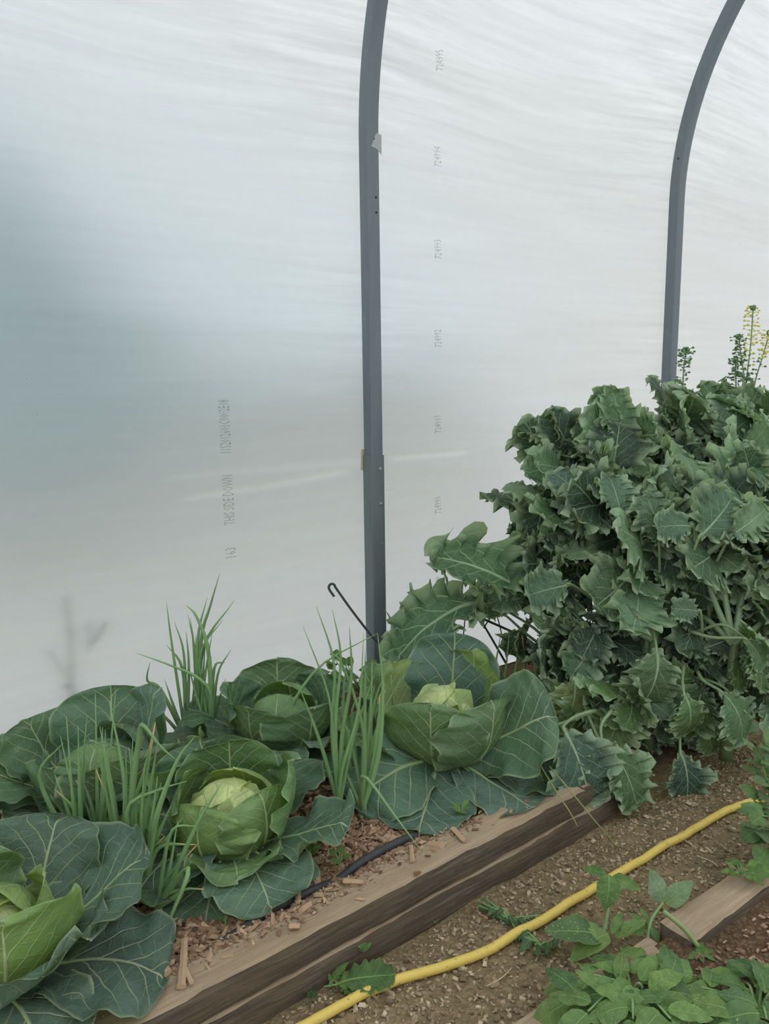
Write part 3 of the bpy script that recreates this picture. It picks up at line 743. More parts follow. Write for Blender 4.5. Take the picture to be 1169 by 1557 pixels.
clump([
    ('leftmost spring onion of the front clump, leaning over the near cabbage', (125, 1322), [([(112, 1230), (101, 1089)],), ([(122, 1230), (132, 1089)],), ([(120, 1250), (92, 1120)],), ([(118, 1240), (86, 1202)], .0, True), ([(100, 1270), (60, 1180), (96, 1130)], -.05)]),
    ('upright spring onion with wide leaf at the left of the front clump', (150, 1315), [([(148, 1220), (145, 1054)],), ([(160, 1230), (176, 1048)],), ([(140, 1230), (122, 1180)], 0, True), ([(158, 1240), (160, 1110)],), ([(140, 1250), (116, 1186)], 0, True)]),
    ('tallest spring onion standing in the middle of the front clump', (185, 1335), [([(172, 1230), (152, 1105)],), ([(190, 1200), (166, 1065)],), ([(196, 1230), (202, 1122)],), ([(176, 1250), (146, 1170)], 0, True), ([(196, 1240), (217, 1180), (236, 1098)], 0, True)]),
    ('spring onion with a folded leaf on the right of the front clump', (210, 1345), [([(200, 1230), (212, 1120), (218, 1103), (244, 1135), (274, 1161)],), ([(214, 1240), (236, 1100)], 0, True), ([(205, 1220), (196, 1136)],), ([(200, 1290), (195, 1226), (245, 1200), (284, 1188)],), ([(224, 1260), (245, 1190)],)]),
    ('spring onion of the front clump with crooked leaves reaching towards the lime cabbage', (222, 1365), [([(236, 1250), (268, 1160), (296, 1120)],), ([(215, 1260), (220, 1160)],), ([(240, 1290), (298, 1284)], 0, True), ([(226, 1300), (250, 1272)], 0, True)]),
    ('front spring onion by the mulch with a broken leaf drooping to the board', (242, 1392), [([(252, 1358), (298, 1256), (337, 1191)],), ([(246, 1362), (282, 1352), (310, 1352)], -.02, True), ([(262, 1345), (287, 1324), (252, 1410), (219, 1472)], -.1), ([(246, 1330), (262, 1262), (300, 1256)],), ([(256, 1330), (270, 1248)],), ([(250, 1340), (300, 1284)], 0, True)]),
    ('spring onion in the left back clump with the longest leaf arching left', (322, 1142), [([(322, 1060), (300, 1030), (255, 1010), (207, 993)], -.02), ([(318, 1000), (300, 940), (283, 920)],), ([(325, 1020), (342, 1007)],), ([(330, 1030), (351, 988)],)]),
    ('tall spring onion at the centre of the left back clump', (303, 1136), [([(305, 980), (320, 920), (334, 872)],), ([(295, 990), (289, 939)],), ([(300, 980), (315, 908)],), ([(308, 990), (356, 913)],), ([(303, 1000), (339, 942)],)]),
    ('spring onion at the left of the back clump with thin upright leaves', (284, 1138), [([(262, 985), (253, 916)],), ([(280, 1000), (265, 945)],), ([(278, 1020), (253, 980)],), ([(287, 1020), (283, 960)],), ([(245, 1050), (224, 1035), (228, 1007)],)]),
    ('thick spring onion at the left of the middle clump, beside the lime cabbage', (515, 1238), [([(505, 1110), (508, 1010), (481, 922)],), ([(510, 1100), (518, 1000), (505, 926)],), ([(520, 1120), (534, 1030), (531, 953)],), ([(508, 1150), (500, 1060), (461, 953)],), ([(520, 1170), (545, 1080), (553, 963)],), ([(511, 1246), (512, 1275), (528, 1296)], -.08, True)]),
    ('spring onion in the middle clump with a kinked leaf falling over the board', (551, 1242), [([(548, 1210), (554, 1180), (600, 1240), (642, 1296)], -.25), ([(556, 1180), (575, 1100), (610, 1030)],), ([(566, 1170), (576, 1090), (577, 1057)], 0, True), ([(545, 1180), (528, 1110), (519, 1100)],), ([(555, 1150), (548, 1090), (520, 1010), (500, 990)],), ([(575, 1150), (582, 1050), (574, 963)],)]),
    ('spring onion in the middle clump with grey green upright leaves', (545, 1215), [([(540, 1150), (535, 1080), (558, 1048)],), ([(528, 1150), (522, 1060), (528, 1000)],), ([(552, 1150), (560, 1090), (570, 1040)],), ([(536, 1180), (500, 1175), (470, 1200)],), ([(560, 1160), (566, 1080), (590, 1010)],)]),
    ('flowering spring onion stem bending right to the steel hoop', (432, 1150), [([(437, 1112), (445, 1070), (490, 1010), (574, 963)], .02)]),
    ('spring onion at the left edge of the photo, mostly out of frame', (-8, 1160), [([(0, 1050), (16, 982)],), ([(2, 1080), (18, 1038)],), ([(8, 1180), (15, 1102)],), ([(20, 1210), (42, 1230)], -.1)]),
    ('spring onion tucked behind the spreading cabbage, under the kale', (765, 1085), [([(752, 1030), (762, 960)],), ([(768, 1030), (774, 965)],), ([(784, 1020), (788, 962)], 0, True), ([(796, 1020), (794, 966)], 0, True)]),
    ('spring onion right of the spreading cabbage with a leaf bent to the ground', (815, 1125), [([(800, 1090), (812, 1072), (832, 1084), (780, 1140), (719, 1198)], -.15), ([(815, 1090), (800, 1060), (770, 1050)],), ([(825, 1100), (850, 1080)],), ([(790, 1120), (784, 1090)], 0, True)]),
])
# ------------------------------------------------------------------ kale
def w_kale(t_):
    if t_ < .1: return .10 + .5 * t_
    x = (t_ - .1) / .9
    return (.15 + .85 * math.sin(min(1, x * 1.75) * PI / 2)) * math.sqrt(max(0, 1 - max(0, (x - .5) / .5) ** 2.4))
def kmesh(seed, droop, wmax, hf, cup, lobe=.28, lf=3.2, nv=96, nu=30):
    c = [(0, 0), (.3, .05 + .02 * droop), (.65, .05 - .10 * droop), (1, -.02 - .34 * droop)]
    vs, fs, a, mid = leaf_geo(c, wmax * 1.16, w_kale, lambda t_: cup, .035, seed, nv, nu, 4.0, lobe=lobe, lobef=lf, hf=hf * 1.9, rp_=2.2)
    return mesh('kale_leaf', vs, fs, True, a)
KV = [kmesh(11, .3, .44, .030, .5), kmesh(12, .8, .42, .036, .3), kmesh(13, 0, .40, .040, .8), kmesh(14, 1.0, .46, .026, -.4), kmesh(15, .5, .38, .042, 1.0), kmesh(16, .2, .46, .034, -.3), kmesh(17, 1.2, .44, .022, -.5, .2, 4), kmesh(18, .6, .30, .046, .6, .2, 5)]
KA = [kmesh(61, .35, .27, .050, 3.0, .3, 4), kmesh(62, 1.1, .30, .050, 2.2, .3, 4)]
KL = [kmesh(21 + i, .2 * i, .42, .036, .5 - .2 * i, nv=30, nu=12) for i in range(5)]
def frame(base, tip, hint, wid=1.0, thick=1.0):
    x = tip - base; L = x.length; x.normalize()
    z = hint - x * hint.dot(x)
    if z.length < 1e-3: z = V((0, 0, 1)) - x * x.z
    z.normalize(); y = z.cross(x)
    mm = Matrix.Identity(4)
    for k in range(3):
        mm[k][0] = x[k] * L; mm[k][1] = y[k] * L * wid; mm[k][2] = z[k] * L * thick; mm[k][3] = base[k]
    return mm
def put_leaf(parent, me, mt, base, tip, hint, wid=1.0, color=(.1, .2, .1, 1), node=None, prad=.004, name='leaf', sub='petiole', smat='stem', scol=(1, 1, 1, 1), sag=.02, thick=1.0):
    b0 = parent_world(parent); mm = frame(base - b0, tip - b0, hint, wid, thick)
    o = part(name, me, mt, parent, mat=mm, color=color)
    inside(o)
    if node is not None:
        inv = (Matrix.Translation(b0) @ mm).inverted(); x = (tip - base)
        mid_ = base.lerp(node, .5) - x * .12 + V((0, 0, -sag)); 
        pl = catmull([node, mid_, base, base + x * .12], 10)
        vf = tube(pl, lambda t_: prad * (1.25 - .7 * t_), 6)
        me2 = mesh(sub, [inv @ v for v in vf[0]], vf[1])
        part(sub, me2, M[smat], o, color=scol)
    return o
K_D = (0.094, 0.167, 0.090); K_M = (0.149, 0.259, 0.138); K_L = (0.235, 0.358, 0.202); K_G = (0.165, 0.28, 0.095); K_Y = (0.228, 0.300, 0.096)
def kcol(w_=0.5, pal=None):
    c = R.choices((K_D, K_M, K_L), (1, 1.5, w_ * 1.6))[0] if pal is None else pal
    return vary(c, .18, R.uniform(.85, 1))
def rnd3(): return V((R.gauss(0, 1), R.gauss(0, 1), R.gauss(0, 1))).normalized()
def kale(label, base, blobs, heroes, stems, pal_low=True):
    root = thing('kale', label, 'kale', base)
    vf = tube(catmull([base - base + V((0, 0, -.05)), V((.0, .0, .15)), V((.01, .01, .32))], 10), lambda t_: .019 * (1 - .35 * t_), 9)
    part('main_stem', mesh('main_stem', *vf), M['stem'], root, color=(.5, .5, .42, 1))
    crown = base + V((0, 0, .30))
    for (x, y, Y, rpx, n, kind) in blobs:
        c = at(x, y, Y); r = rpx / F * Y
        mid_ = crown.lerp(c, .5) + V((0, 0, .03)) + V((R.uniform(-.03, .03), R.uniform(-.03, .03), 0))
        vf = tube([p - base for p in catmull([crown, mid_, c], 12)], lambda t_: .0105 * (1 - .5 * t_), 7)
        if kind != 'low': part('side_stem', mesh('side_stem', *vf), M['stem'], root)
        out = (c - base); out.z = 0; out = out.normalized() if out.length > .05 else -V((0, 1, 0))
        k = 0; tries = 0
        while k < n and tries < 400:
            tries += 1
            d = rnd3()
            if d.z < -.45 or d.dot(N) < -.45: continue
            if kind == 'top' and d.z < -.1: continue
            if kind == 'low': d = (d + out * .5 + N * .4 - UZ * .5).normalized()
            else: d = (d + out * .35 + N * .15).normalized()
            b_ = c + d * r * R.uniform(.12, .4); L = r * R.uniform(.8, 1.3)
            tp = b_ + (d + UZ * (R.uniform(-.45, .1) if kind != 'top' else R.uniform(0, .5))).normalized() * L
            hint = UZ * R.uniform(.2, .9) + N * R.uniform(.2, 1.0) + rnd3() * .45
            me = R.choice(KV if kind != 'low' else KV[3:4] + KV[5:7] + KV[0:1])
            cc = kcol(.55) if kind != 'low' else kcol(pal=R.choice((K_G, K_G, K_D, (.09, .16, .06), K_M)))
            if R.random() < .25: tp = b_.lerp(tp, .62)
            put_leaf(root, me, M['kale'], b_, tp, hint, R.uniform(.95, 1.3), cc, c.lerp(crown, .12), .0038 if kind != 'low' else .0045)
            k += 1
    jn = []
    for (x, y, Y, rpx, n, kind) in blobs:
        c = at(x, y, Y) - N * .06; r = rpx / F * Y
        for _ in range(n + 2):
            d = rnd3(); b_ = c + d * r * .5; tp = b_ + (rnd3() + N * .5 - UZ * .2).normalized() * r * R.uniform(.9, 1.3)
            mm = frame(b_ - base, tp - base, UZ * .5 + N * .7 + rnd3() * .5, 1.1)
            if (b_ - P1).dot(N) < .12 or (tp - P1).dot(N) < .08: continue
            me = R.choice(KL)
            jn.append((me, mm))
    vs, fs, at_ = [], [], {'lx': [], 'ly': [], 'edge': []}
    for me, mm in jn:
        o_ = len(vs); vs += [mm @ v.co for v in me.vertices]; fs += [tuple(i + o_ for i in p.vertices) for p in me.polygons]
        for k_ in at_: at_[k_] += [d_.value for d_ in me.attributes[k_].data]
    io = part('inner_foliage', mesh('inner_foliage', vs, fs, True, at_), M['kale'], root, color=(.055, .105, .06, .8)); io['kind'] = 'stuff'  # darker leaf colour paints in the shade inside the plant
    for h in heroes:
        (bx, by, bY), (tx, ty, tY), v_, wd, c_, hint = h[:6]
        node = at(*h[6]) if len(h) > 6 and h[6] else None
        put_leaf(root, (KV + KA)[v_], M['kale'], at(bx, by, bY), at(tx, ty, tY), V(hint), wd, vary(c_, .05), node, .0048, scol=(1.15, 1.15, 1.1, 1))
    for pts_, r_ in stems:
        pl = catmull([at(*p) - base for p in pts_], 16)
        part('side_stem', mesh('side_stem', *tube(pl, lambda t_: r_ * (1 - .4 * t_), 8)), M['stem'], root)
    return root
FR = (.25, -.8, .45)      # hints: facing into the tunnel
k1 = soil_at(985, 1118)
K1 = kale('kale plant nearest the cabbages with a long leaf arm reaching left', k1, [
    (872, 725, 2.60, 72, 12, 'mid'), (842, 800, 2.52, 66, 12, 'mid'), (935, 665, 2.60, 56, 9, 'top'), (935, 770, 2.42, 84, 13, 'mid'), (860, 880, 2.40, 72, 11, 'mid'),
    (965, 865, 2.28, 78, 11, 'mid'), (815, 860, 2.5, 55, 7, 'mid'), (910, 960, 2.28, 70, 8, 'mid'), (880, 1030, 2.2, 66, 7, 'low'), (955, 1060, 2.16, 62, 6, 'low'), (830, 980, 2.35, 48, 5, 'low')], [
    ((998, 985, 2.12), (990, 1088, 2.05), 6, 1.02, (.13, .215, .10), FR, (985, 930, 2.22)),
    ((872, 1030, 2.12), (872, 1096, 2.06), 3, 1.2, K_Y, FR, (912, 1130, 2.05)),
    ((856, 1105, 1.92), (905, 1226, 1.84), 0, 1.0, (.085, .16, .10), (.1, -.6, .8), (905, 1080, 2.05)),
    ((842, 1105, 1.95), (846, 1195, 1.86), 5, 1.0, (.085, .155, .10), (-.2, -.5, .8), (905, 1080, 2.05)),
    ((915, 1125, 1.96), (985, 1225, 1.86), 1, .75, (.115, .20, .085), (.2, -.7, .6), (930, 1080, 2.05)),
    ((800, 902, 2.38), (664, 836, 2.32), 8, 1.0, (.10, .19, .105), (-.1, -.75, .7), (880, 960, 2.35)),
    ((742, 915, 2.42), (588, 972, 2.30), 9, 1.0, (.11, .20, .105), (-.1, -.6, .9), (840, 985, 2.4)),
    ((768, 935, 2.42), (708, 905, 2.42), 2, .9, K_D, (0, -.9, .3), (840, 985, 2.4)),
    ((800, 900, 2.40), (748, 912, 2.36), 1, .9, K_M, (0, -.8, .5), (870, 960, 2.38)),
    ((945, 792, 2.22), (925, 720, 2.28), 2, .95, (.15, .235, .155), FR, (965, 850, 2.3)),
    ((868, 888, 2.22), (800, 905, 2.24), 5, 1.05, (.14, .225, .14), FR, (930, 920, 2.3)),
    ((890, 770, 2.32), (842, 712, 2.40), 0, .9, (.115, .19, .135), FR, (930, 850, 2.35)),
    ((955, 690, 2.5), (930, 588, 2.55), 2, .55, K_M, (-.2, -.9, .3), (970, 780, 2.5)),
    ((925, 675, 2.55), (878, 640, 2.55), 5, .9, K_D, (-.2, -.9, .3), (965, 770, 2.5)),
    ((1002, 830, 2.18), (985, 750, 2.2), 5, .9, (.13, .21, .12), FR, (1000, 890, 2.25))],
    [(((985, 935, 2.24), (1020, 890, 2.2), (1062, 852, 2.16), (1112, 815, 2.12)), .0115), (((985, 935, 2.24), (965, 905, 2.2), (938, 885, 2.18)), .008), (((985, 935, 2.24), (970, 880, 2.25), (965, 800, 2.4), (975, 690, 2.5)), .008), (((990, 1120, 2.2), (985, 1020, 2.22), (985, 935, 2.24)), .014)])
k2 = soil_at(1105, 1130)
K2 = kale('kale plant at the right edge of the photo, in front of the flowering one', k2, [
    (1060, 760, 2.30, 78, 11, 'mid'), (1145, 740, 2.38, 76, 10, 'mid'), (1075, 850, 2.22, 76, 10, 'mid'), (1160, 840, 2.26, 78, 11, 'mid'), (1150, 940, 2.22, 70, 9, 'mid'),
    (1050, 930, 2.28, 60, 7, 'mid'), (1110, 985, 2.14, 56, 6, 'low'), (1160, 1000, 2.2, 50, 5, 'low'), (1075, 1030, 2.2, 66, 8, 'low'), (1150, 1050, 2.14, 62, 7, 'low'), (1060, 1095, 2.16, 44, 4, 'low'), (1020, 1100, 2.2, 40, 3, 'low'), (1015, 1000, 2.38, 60, 6, 'low'), (1060, 1060, 2.4, 70, 7, 'low')], [
    ((1062, 818, 2.1), (1120, 752, 2.14), 0, 1.15, (.12, .20, .11), FR, (1040, 880, 2.2)),
    ((1055, 800, 2.12), (998, 800, 2.12), 5, 1.0, (.14, .225, .13), FR, (1040, 880, 2.2)),
    ((1034, 1142, 2.04), (1054, 1226, 1.98), 1, .95, (.055, .115, .075), (.1, -.7, .6), (1040, 1080, 2.15)),
    ((1095, 1050, 2.05), (1150, 1130, 2.0), 3, .8, K_M, FR, (1060, 1020, 2.15)),
    ((1040, 1055, 2.06), (1058, 1125, 2.03), 6, 1.0, K_G, FR, (1040, 1010, 2.15)),
    ((1130, 970, 2.05), (1172, 1020, 2.03), 1, .8, K_L, FR, (1050, 960, 2.15)),
    ((1110, 815, 2.1), (1172, 770, 2.1), 4, 1.0, K_L, FR, (1085, 860, 2.2)),
    ((1065, 930, 2.1), (1020, 925, 2.1), 2, 1.0, (.15, .24, .16), FR, (1060, 980, 2.2))],
    [(((1105, 1125, 2.2), (1085, 1000, 2.2), (1075, 900, 2.25)), .011), (((1060, 960, 2.15), (1100, 950, 2.1), (1140, 975, 2.06)), .005), (((1060, 1030, 2.15), (1100, 1045, 2.08), (1135, 1085, 2.03)), .005)])
k3 = P1 + U * 1.62 + N * .28; k3.z = .05
K3 = kale('taller bolting kale plant at the back with yellow flower stalks', k3, [
    (1020, 665, 2.95, 56, 10, 'top'), (1085, 655, 2.95, 56, 10, 'top'), (1150, 655, 2.95, 56, 10, 'top'), (985, 720, 2.85, 64, 10, 'mid'), (1100, 710, 2.8, 70, 11, 'mid'), (1180, 720, 2.8, 70, 8, 'mid'), (1030, 800, 2.75, 70, 6, 'mid'), (1120, 860, 2.7, 80, 6, 'mid')], [], [])
def flower_stalk(root, pts_, y0, buds=True, Y=2.95):
    b0 = parent_world(root)
    pl = catmull([at(x, y, Y) - b0 for x, y in pts_], 24)
    o = part('flower_stalk', mesh('flower_stalk', *tube(pl, lambda t_: .0042 * (1 - .6 * t_), 6)), M['stem'], root, color=(1.1, 1.15, 1, 1))
    fl, bd = [], []
    for i, p in enumerate(pl):
        t_ = i / 24
        if t_ < .35: continue
        for _ in range(2 if t_ < .6 else 5):
            a = R.uniform(0, 6.28); d = V((math.cos(a), math.sin(a), R.uniform(-.1, .5))); L = R.uniform(.012, .03)
            q = p + d * L
            (fl if t_ > y0 else bd).append(tube([p - d * .002, q], .0009, 4, False))
            (fl if t_ > y0 else bd).append(sphere(q, R.uniform(.004, .0065), 6, 4, (1, 1, .7)))
    for _ in range(26):
        bd.append(sphere(pl[-1] + rnd3() * .008, .0045, 6, 4))
    if fl: fl.append(tube(pl[8:], .0022, 5))
    bd.append(tube(pl[8:], .0024, 5))
    if fl: part('flowers', mesh('flowers', *join(*fl)), M['flower'] if y0 < 1 else M['stem'], o)
    part('buds', mesh('buds', *join(*bd)), M['stem'], o, color=(.6, .75, .55, 1))
    for (t_, sg) in ((.25, 1), (.4, -1)):
        p = pl[int(24 * t_)]
        put_leaf(o, KV[7], M['kale'], b0 + p, b0 + p + V((.035 * sg, -.01, .02)), V((0, -.6, .7)), .8, (*K_M, 1), name='bract')
flower_stalk(K3, ((1128, 650), (1134, 585), (1141, 525), (1145, 468)), .45)
flower_stalk(K3, ((1126, 650), (1131, 580), (1127, 545), (1123, 512)), 1.1)
flower_stalk(K3, ((1140, 655), (1146, 590), (1160, 540), (1170, 506)), .6)
flower_stalk(K3, ((1122, 640), (1119, 590), (1118, 548)), 1.1)
flower_stalk(K3, ((1038, 640), (1038, 590), (1040, 555), (1044, 532)), 1.1)
# dead stalks behind the arm leaf
db = P1 + U * .62 + N * .12; db.z = .11
dead = thing('dead_stalk', 'bare dark dead stalks between the steel hoop and the kale', 'dead stalk', db)
for pts_, r_ in ((((770, 1010), (735, 950), (722, 935), (745, 880), (722, 862)), .0045), (((735, 955), (770, 900), (745, 915)), .003), (((700, 1000), (705, 960), (712, 900), (724, 872)), .003), (((712, 930), (740, 908), (760, 902)), .0035), (((700, 1010), (680, 985), (640, 985)), .0035), (((690, 1000), (680, 960)), .003), (((770, 1000), (758, 945), (748, 920)), .003), (((640, 1010), (616, 985), (604, 978)), .003)):
    pl = catmull([at(x, y, db.y - .02) - db for x, y in pts_], 12)
    part('branch', mesh('branch', *tube(pl, lambda t_: r_ * (1 - .5 * t_), 6)), M['twig'], dead)
pl = catmull([V((0, 0, -.03)), V((0, 0, .06)), at(722, 935, db.y - .02) - db], 10)
part('branch', mesh('branch', *tube(pl, .005, 6)), M['twig'], dead)

# ------------------------------------------------------------------ small leafy plants
def lmesh(seed, wmax, droop, cup, ruf=.02, freq=2.5, lobe=0, lf=6, wp=w_ovate, nv=22, nu=14):
    c = [(0, 0), (.3, .04), (.65, .03 - .08 * droop), (1, -.2 * droop)]
    vs, fs, a, mid = leaf_geo(c, wmax, wp, lambda t_: cup, ruf, seed, nv, nu, freq, lobe=lobe, lobef=lf)
    return mesh('leaflet', vs, fs, True, a)
LV = [lmesh(31, .235, .6, 1.6), lmesh(32, .25, 1.0, 1.2), lmesh(33, .22, .3, 2.0), lmesh(34, .27, .5, -.5)]
LR = [lmesh(41, .42, .3, .5), lmesh(42, .46, .8, -.4)]
LD = lmesh(51, .25, .3, .4, .03, 5, .16, 7, w_round, 34, 18)
LN = lmesh(52, .24, .5, .3, .03, 5, .25, 6, w_ovate)
P_G = (.215, .335, .105); P_D = (0.125, 0.225, 0.082)
def stalked(root, pts_, r_, leaves, mt, mes, pal, name='leaf', sub='leaflet', rel=True, scol=(.95, 1.1, .8, 1)):
    """one stalk with its leaflets as sub-parts; leaflets given as (t, side, length) along the stalk or ('end', length)"""
    b0 = parent_world(root); pl = catmull([p - b0 for p in pts_], 16)
    o = part(name, mesh(name, *tube(pl, lambda t_: r_ * (1 - .5 * t_), 6)), M['stem'], root, color=scol)
    for t_, sd, L in leaves:
        i = min(15, int(t_ * 16)); p = b0 + pl[i]; tg = (pl[i + 1] - pl[max(0, i - 1)]).normalized()
        up = UZ - tg * tg.z
        up = up.normalized() if up.length > .1 else -N
        sv = tg.cross(up)
        d = (tg * (1.0 if sd == 0 else .45) + sv * sd + up * R.uniform(-.25, .25)).normalized()
        if sd == 0: d = (tg + UZ * R.uniform(-.5, -.05)).normalized()
        put_leaf(o, R.choice(mes), mt, p + d * L * .12, p + d * L * 1.12, (UZ + rnd3() * .22 + N * .25), R.uniform(.92, 1.15), vary(R.choice(pal), .15), name=sub)
    return o
def comp(L, n=2): 
    out = [(1.0, 0, L)]
    for k in range(n):
        t_ = .82 - .3 * k
        for s in (-1, 1): out.append((t_ + R.uniform(-.05, .05), s, L * (.85 - .16 * k)))
    return out
pb = onz(955, 1545, .03)
pot = thing('potato_plant', 'bushy potato plant in the right bed at the bottom, leaves speckled with pale grit', 'potato plant', pb)
for (tx, ty, tY, L, n) in ((838, 1512, 1.20, .085, 1), (875, 1535, 1.12, .085, 2), (862, 1470, 1.26, .08, 1), (905, 1480, 1.26, .085, 2), (950, 1452, 1.30, .08, 2), (935, 1512, 1.15, .09, 2), (1010, 1445, 1.33, .09, 1), (985, 1490, 1.2, .085, 2), (1020, 1520, 1.14, .10, 2), (1065, 1478, 1.25, .10, 2), (1100, 1530, 1.14, .11, 2), (1150, 1500, 1.2, .10, 2), (1040, 1550, 1.08, .09, 2), (965, 1550, 1.08, .085, 2)):
    tip = at(tx, ty, tY); tip = tip.lerp(pb, .22); md = pb.lerp(tip, .5) + V((0, 0, .035))
    stalked(pot, [pb + V((R.uniform(-.02, .02), R.uniform(-.02, .02), -.01)), md, tip], .0035, comp(L, n), M['potato'], LV, (P_G, P_G, P_D))
pb2 = onz(1150, 1560, .03)
pot2 = thing('potato_plant', 'potato plant cut by the bottom right corner', 'potato plant', pb2)
for (tx, ty, tY, L, n) in ((1125, 1475, 1.26, .09, 2), (1165, 1465, 1.26, .09, 2), (1190, 1500, 1.2, .1, 2), (1110, 1550, 1.1, .1, 2), (1170, 1545, 1.1, .1, 2), (1150, 1440, 1.33, .05, 1)):
    tip = at(tx, ty, tY).lerp(pb2, .22)
    stalked(pot2, [pb2, pb2.lerp(tip, .5) + V((0, 0, .03)), tip], .0035, comp(L, n), M['potato'], LV, (P_D, P_G))
# limp shoot behind, over the hose
pb3 = onz(915, 1432, .02)
pot3 = thing('potato_plant', 'limp potato shoot leaning over the yellow hose, with one hanging leaf', 'potato plant', pb3)
o = stalked(pot3, [pb3, at(925, 1380, 1.50), at(926, 1335, 1.50)], .0045, [], M['potato'], LV, (P_G,))
for (b, t2, wd, c, me) in (((926, 1330, 1.48), (922, 1384, 1.44), 1.5, (.13, .23, .07), LV[3]), ((930, 1333, 1.50), (972, 1350, 1.46), .9, P_G, LV[1]), ((922, 1328, 1.50), (886, 1320, 1.52), .9, (.15, .25, .09), LV[0]), ((915, 1425, 1.42), (832, 1408, 1.38), 1.0, (.12, .21, .085), LV[0]), ((925, 1420, 1.42), (870, 1450, 1.36), .9, P_G, LV[1]), ((935, 1425, 1.42), (985, 1395, 1.44), .8, P_G, LV[2]), ((930, 1420, 1.42), (945, 1385, 1.45), .8, P_G, LV[0]), ((918, 1420, 1.42), (880, 1400, 1.43), .8, P_G, LV[1])):
    put_leaf(o, me, M['potato'], at(*b), at(*t2), V((.2, -.8, .5)) if b[1] < 1400 else V((0, -.3, 1)), wd, vary(c, .08), name='leaflet')
pb4 = onz(985, 1432, .02)
pot4 = thing('potato_plant', 'small potato shoot with two pale upright leaves beside the right board', 'potato plant', pb4)
o = stalked(pot4, [pb4, at(990, 1400, 1.44), at(1008, 1372, 1.46)], .005, [], M['potato'], LV, (P_G,))
for (b, t2, wd, c, me) in (((1006, 1374, 1.46), (992, 1322, 1.48), 1.15, (.30, .40, .24), LV[3]), ((1012, 1374, 1.46), (1054, 1340, 1.47), 1.05, (.28, .38, .21), LV[3]), ((985, 1412, 1.44), (958, 1388, 1.45), .8, P_G, LV[0]), ((990, 1410, 1.43), (1002, 1436, 1.40), .9, P_D, LV[1]), ((980, 1418, 1.43), (955, 1412, 1.42), .9, P_G, LV[0]), ((985, 1400, 1.44), (972, 1378, 1.46), .8, P_G, LV[2])):
    put_leaf(o, me, M['potato'], at(*b), at(*t2), V((.1, -.7, .6)), wd, vary(c, .08), name='leaflet')
pt_ = [onz(1008, 1385, .10), onz(1040, 1412, .075), onz(1062, 1440, .05)]
part('fallen_stem', mesh('fallen_stem', *tube([p - pb4 for p in catmull(pt_, 10)], .005, 7)), M['stem'], pot4, color=(1.05, 1.0, .7, 1))
# weeds and seedlings: flat little rosettes and sprays
def spray(name, label, cat, base, lv, mt='weed', stem=.0014, group=None):
    root = thing(name, label, cat, base, group)
    for (b, t2, wd, c, me) in lv:
        put_leaf(root, me, M[mt], b, t2, UZ + N * .4 + rnd3() * .2, wd, vary(c, .12), base + V((0, 0, .004)), stem, scol=(.95, 1.1, .8, 1), sag=0)
    return root
W_G = (0.143, 0.253, 0.066); W_D = (0.098, 0.176, 0.078); W_B = (.2, .34, .09)
def zz(x, y, z): return onz(x, y, z)
b = onz(497, 1502, .008)
spray('dandelion', 'dock like weed with one long toothed leaf beside the hose at the board foot', 'weed', b, [
    (zz(510, 1497, .02), zz(600, 1478, .035), 1.25, (.12, .21, .07), LD), (zz(505, 1492, .02), zz(528, 1462, .05), .8, W_G, LN), (zz(505, 1497, .015), zz(500, 1478, .03), .9, W_G, LN), (zz(515, 1500, .015), zz(540, 1515, .02), .7, W_G, LN)])
b = onz(468, 1505, .006)
spray('small_weed', 'tuft of dark narrow leaves at the board foot left of the dandelion', 'weed', b, [(zz(468 + dx * .3, 1505 + dy * .3, .012), zz(468 + dx, 1505 + dy, .02 + .01 * R.random()), .8, W_D, LN) for dx, dy in ((-14, 6), (-10, -12), (4, -22), (12, -8), (14, 10), (4, 14), (-4, -18))])
b = onz(545, 1440, .03)
spray('small_weed', 'single rounded green leaf growing out of the gap between the two boards', 'weed', b, [(zz(545, 1440, .05), zz(558, 1432, .05), 1.2, W_G, LR[0]), (zz(543, 1430, .05), zz(545, 1412, .07), .8, W_G, LV[0]), (zz(540, 1440, .045), zz(566, 1426, .05), .9, W_G, LR[1])])
b = onz(657, 1398, .006)
spray('small_weed', 'tiny green weed at the board foot halfway along the path', 'weed', b, [(zz(656, 1399, .01), zz(650, 1390, .015), .9, W_G, LR[0]), (zz(658, 1399, .01), zz(668, 1394, .012), .9, W_G, LR[1]), (zz(657, 1400, .01), zz(664, 1404, .01), .9, W_G, LV[0])])
b = onz(775, 1400, .006); lv = []
for _ in range(26):
    x, y = R.choice(((735, 1372), (745, 1380), (760, 1385), (775, 1392), (790, 1400), (800, 1396), (780, 1405), (815, 1388)))
    x += R.uniform(-10, 10); y += R.uniform(-6, 6); z = R.uniform(.01, .025)
    lv.append((zz(x, y, z), zz(x + R.uniform(-18, 18), y + R.uniform(-2, 16), z * R.uniform(.5, 1.2)), .95, W_D, R.choice((LN, LV[0], LV[1]))))
spray('creeping_weed', 'grey green creeping weed on the path between board and hose', 'weed', b, lv)
b = onz(822, 1440, .006); lv = []
for _ in range(18):
    x, y = R.choice(((805, 1425), (818, 1440), (830, 1455), (840, 1430), (795, 1418))); x += R.uniform(-8, 8); y += R.uniform(-6, 6); z = R.uniform(.008, .022)
    lv.append((zz(x, y, z), zz(x + R.uniform(-16, 16), y + R.uniform(-4, 18), z), .95, W_D, R.choice((LN, LV[0], LV[1]))))
spray('creeping_weed', 'grey green creeping weed on the potato side of the hose', 'weed', b, lv)
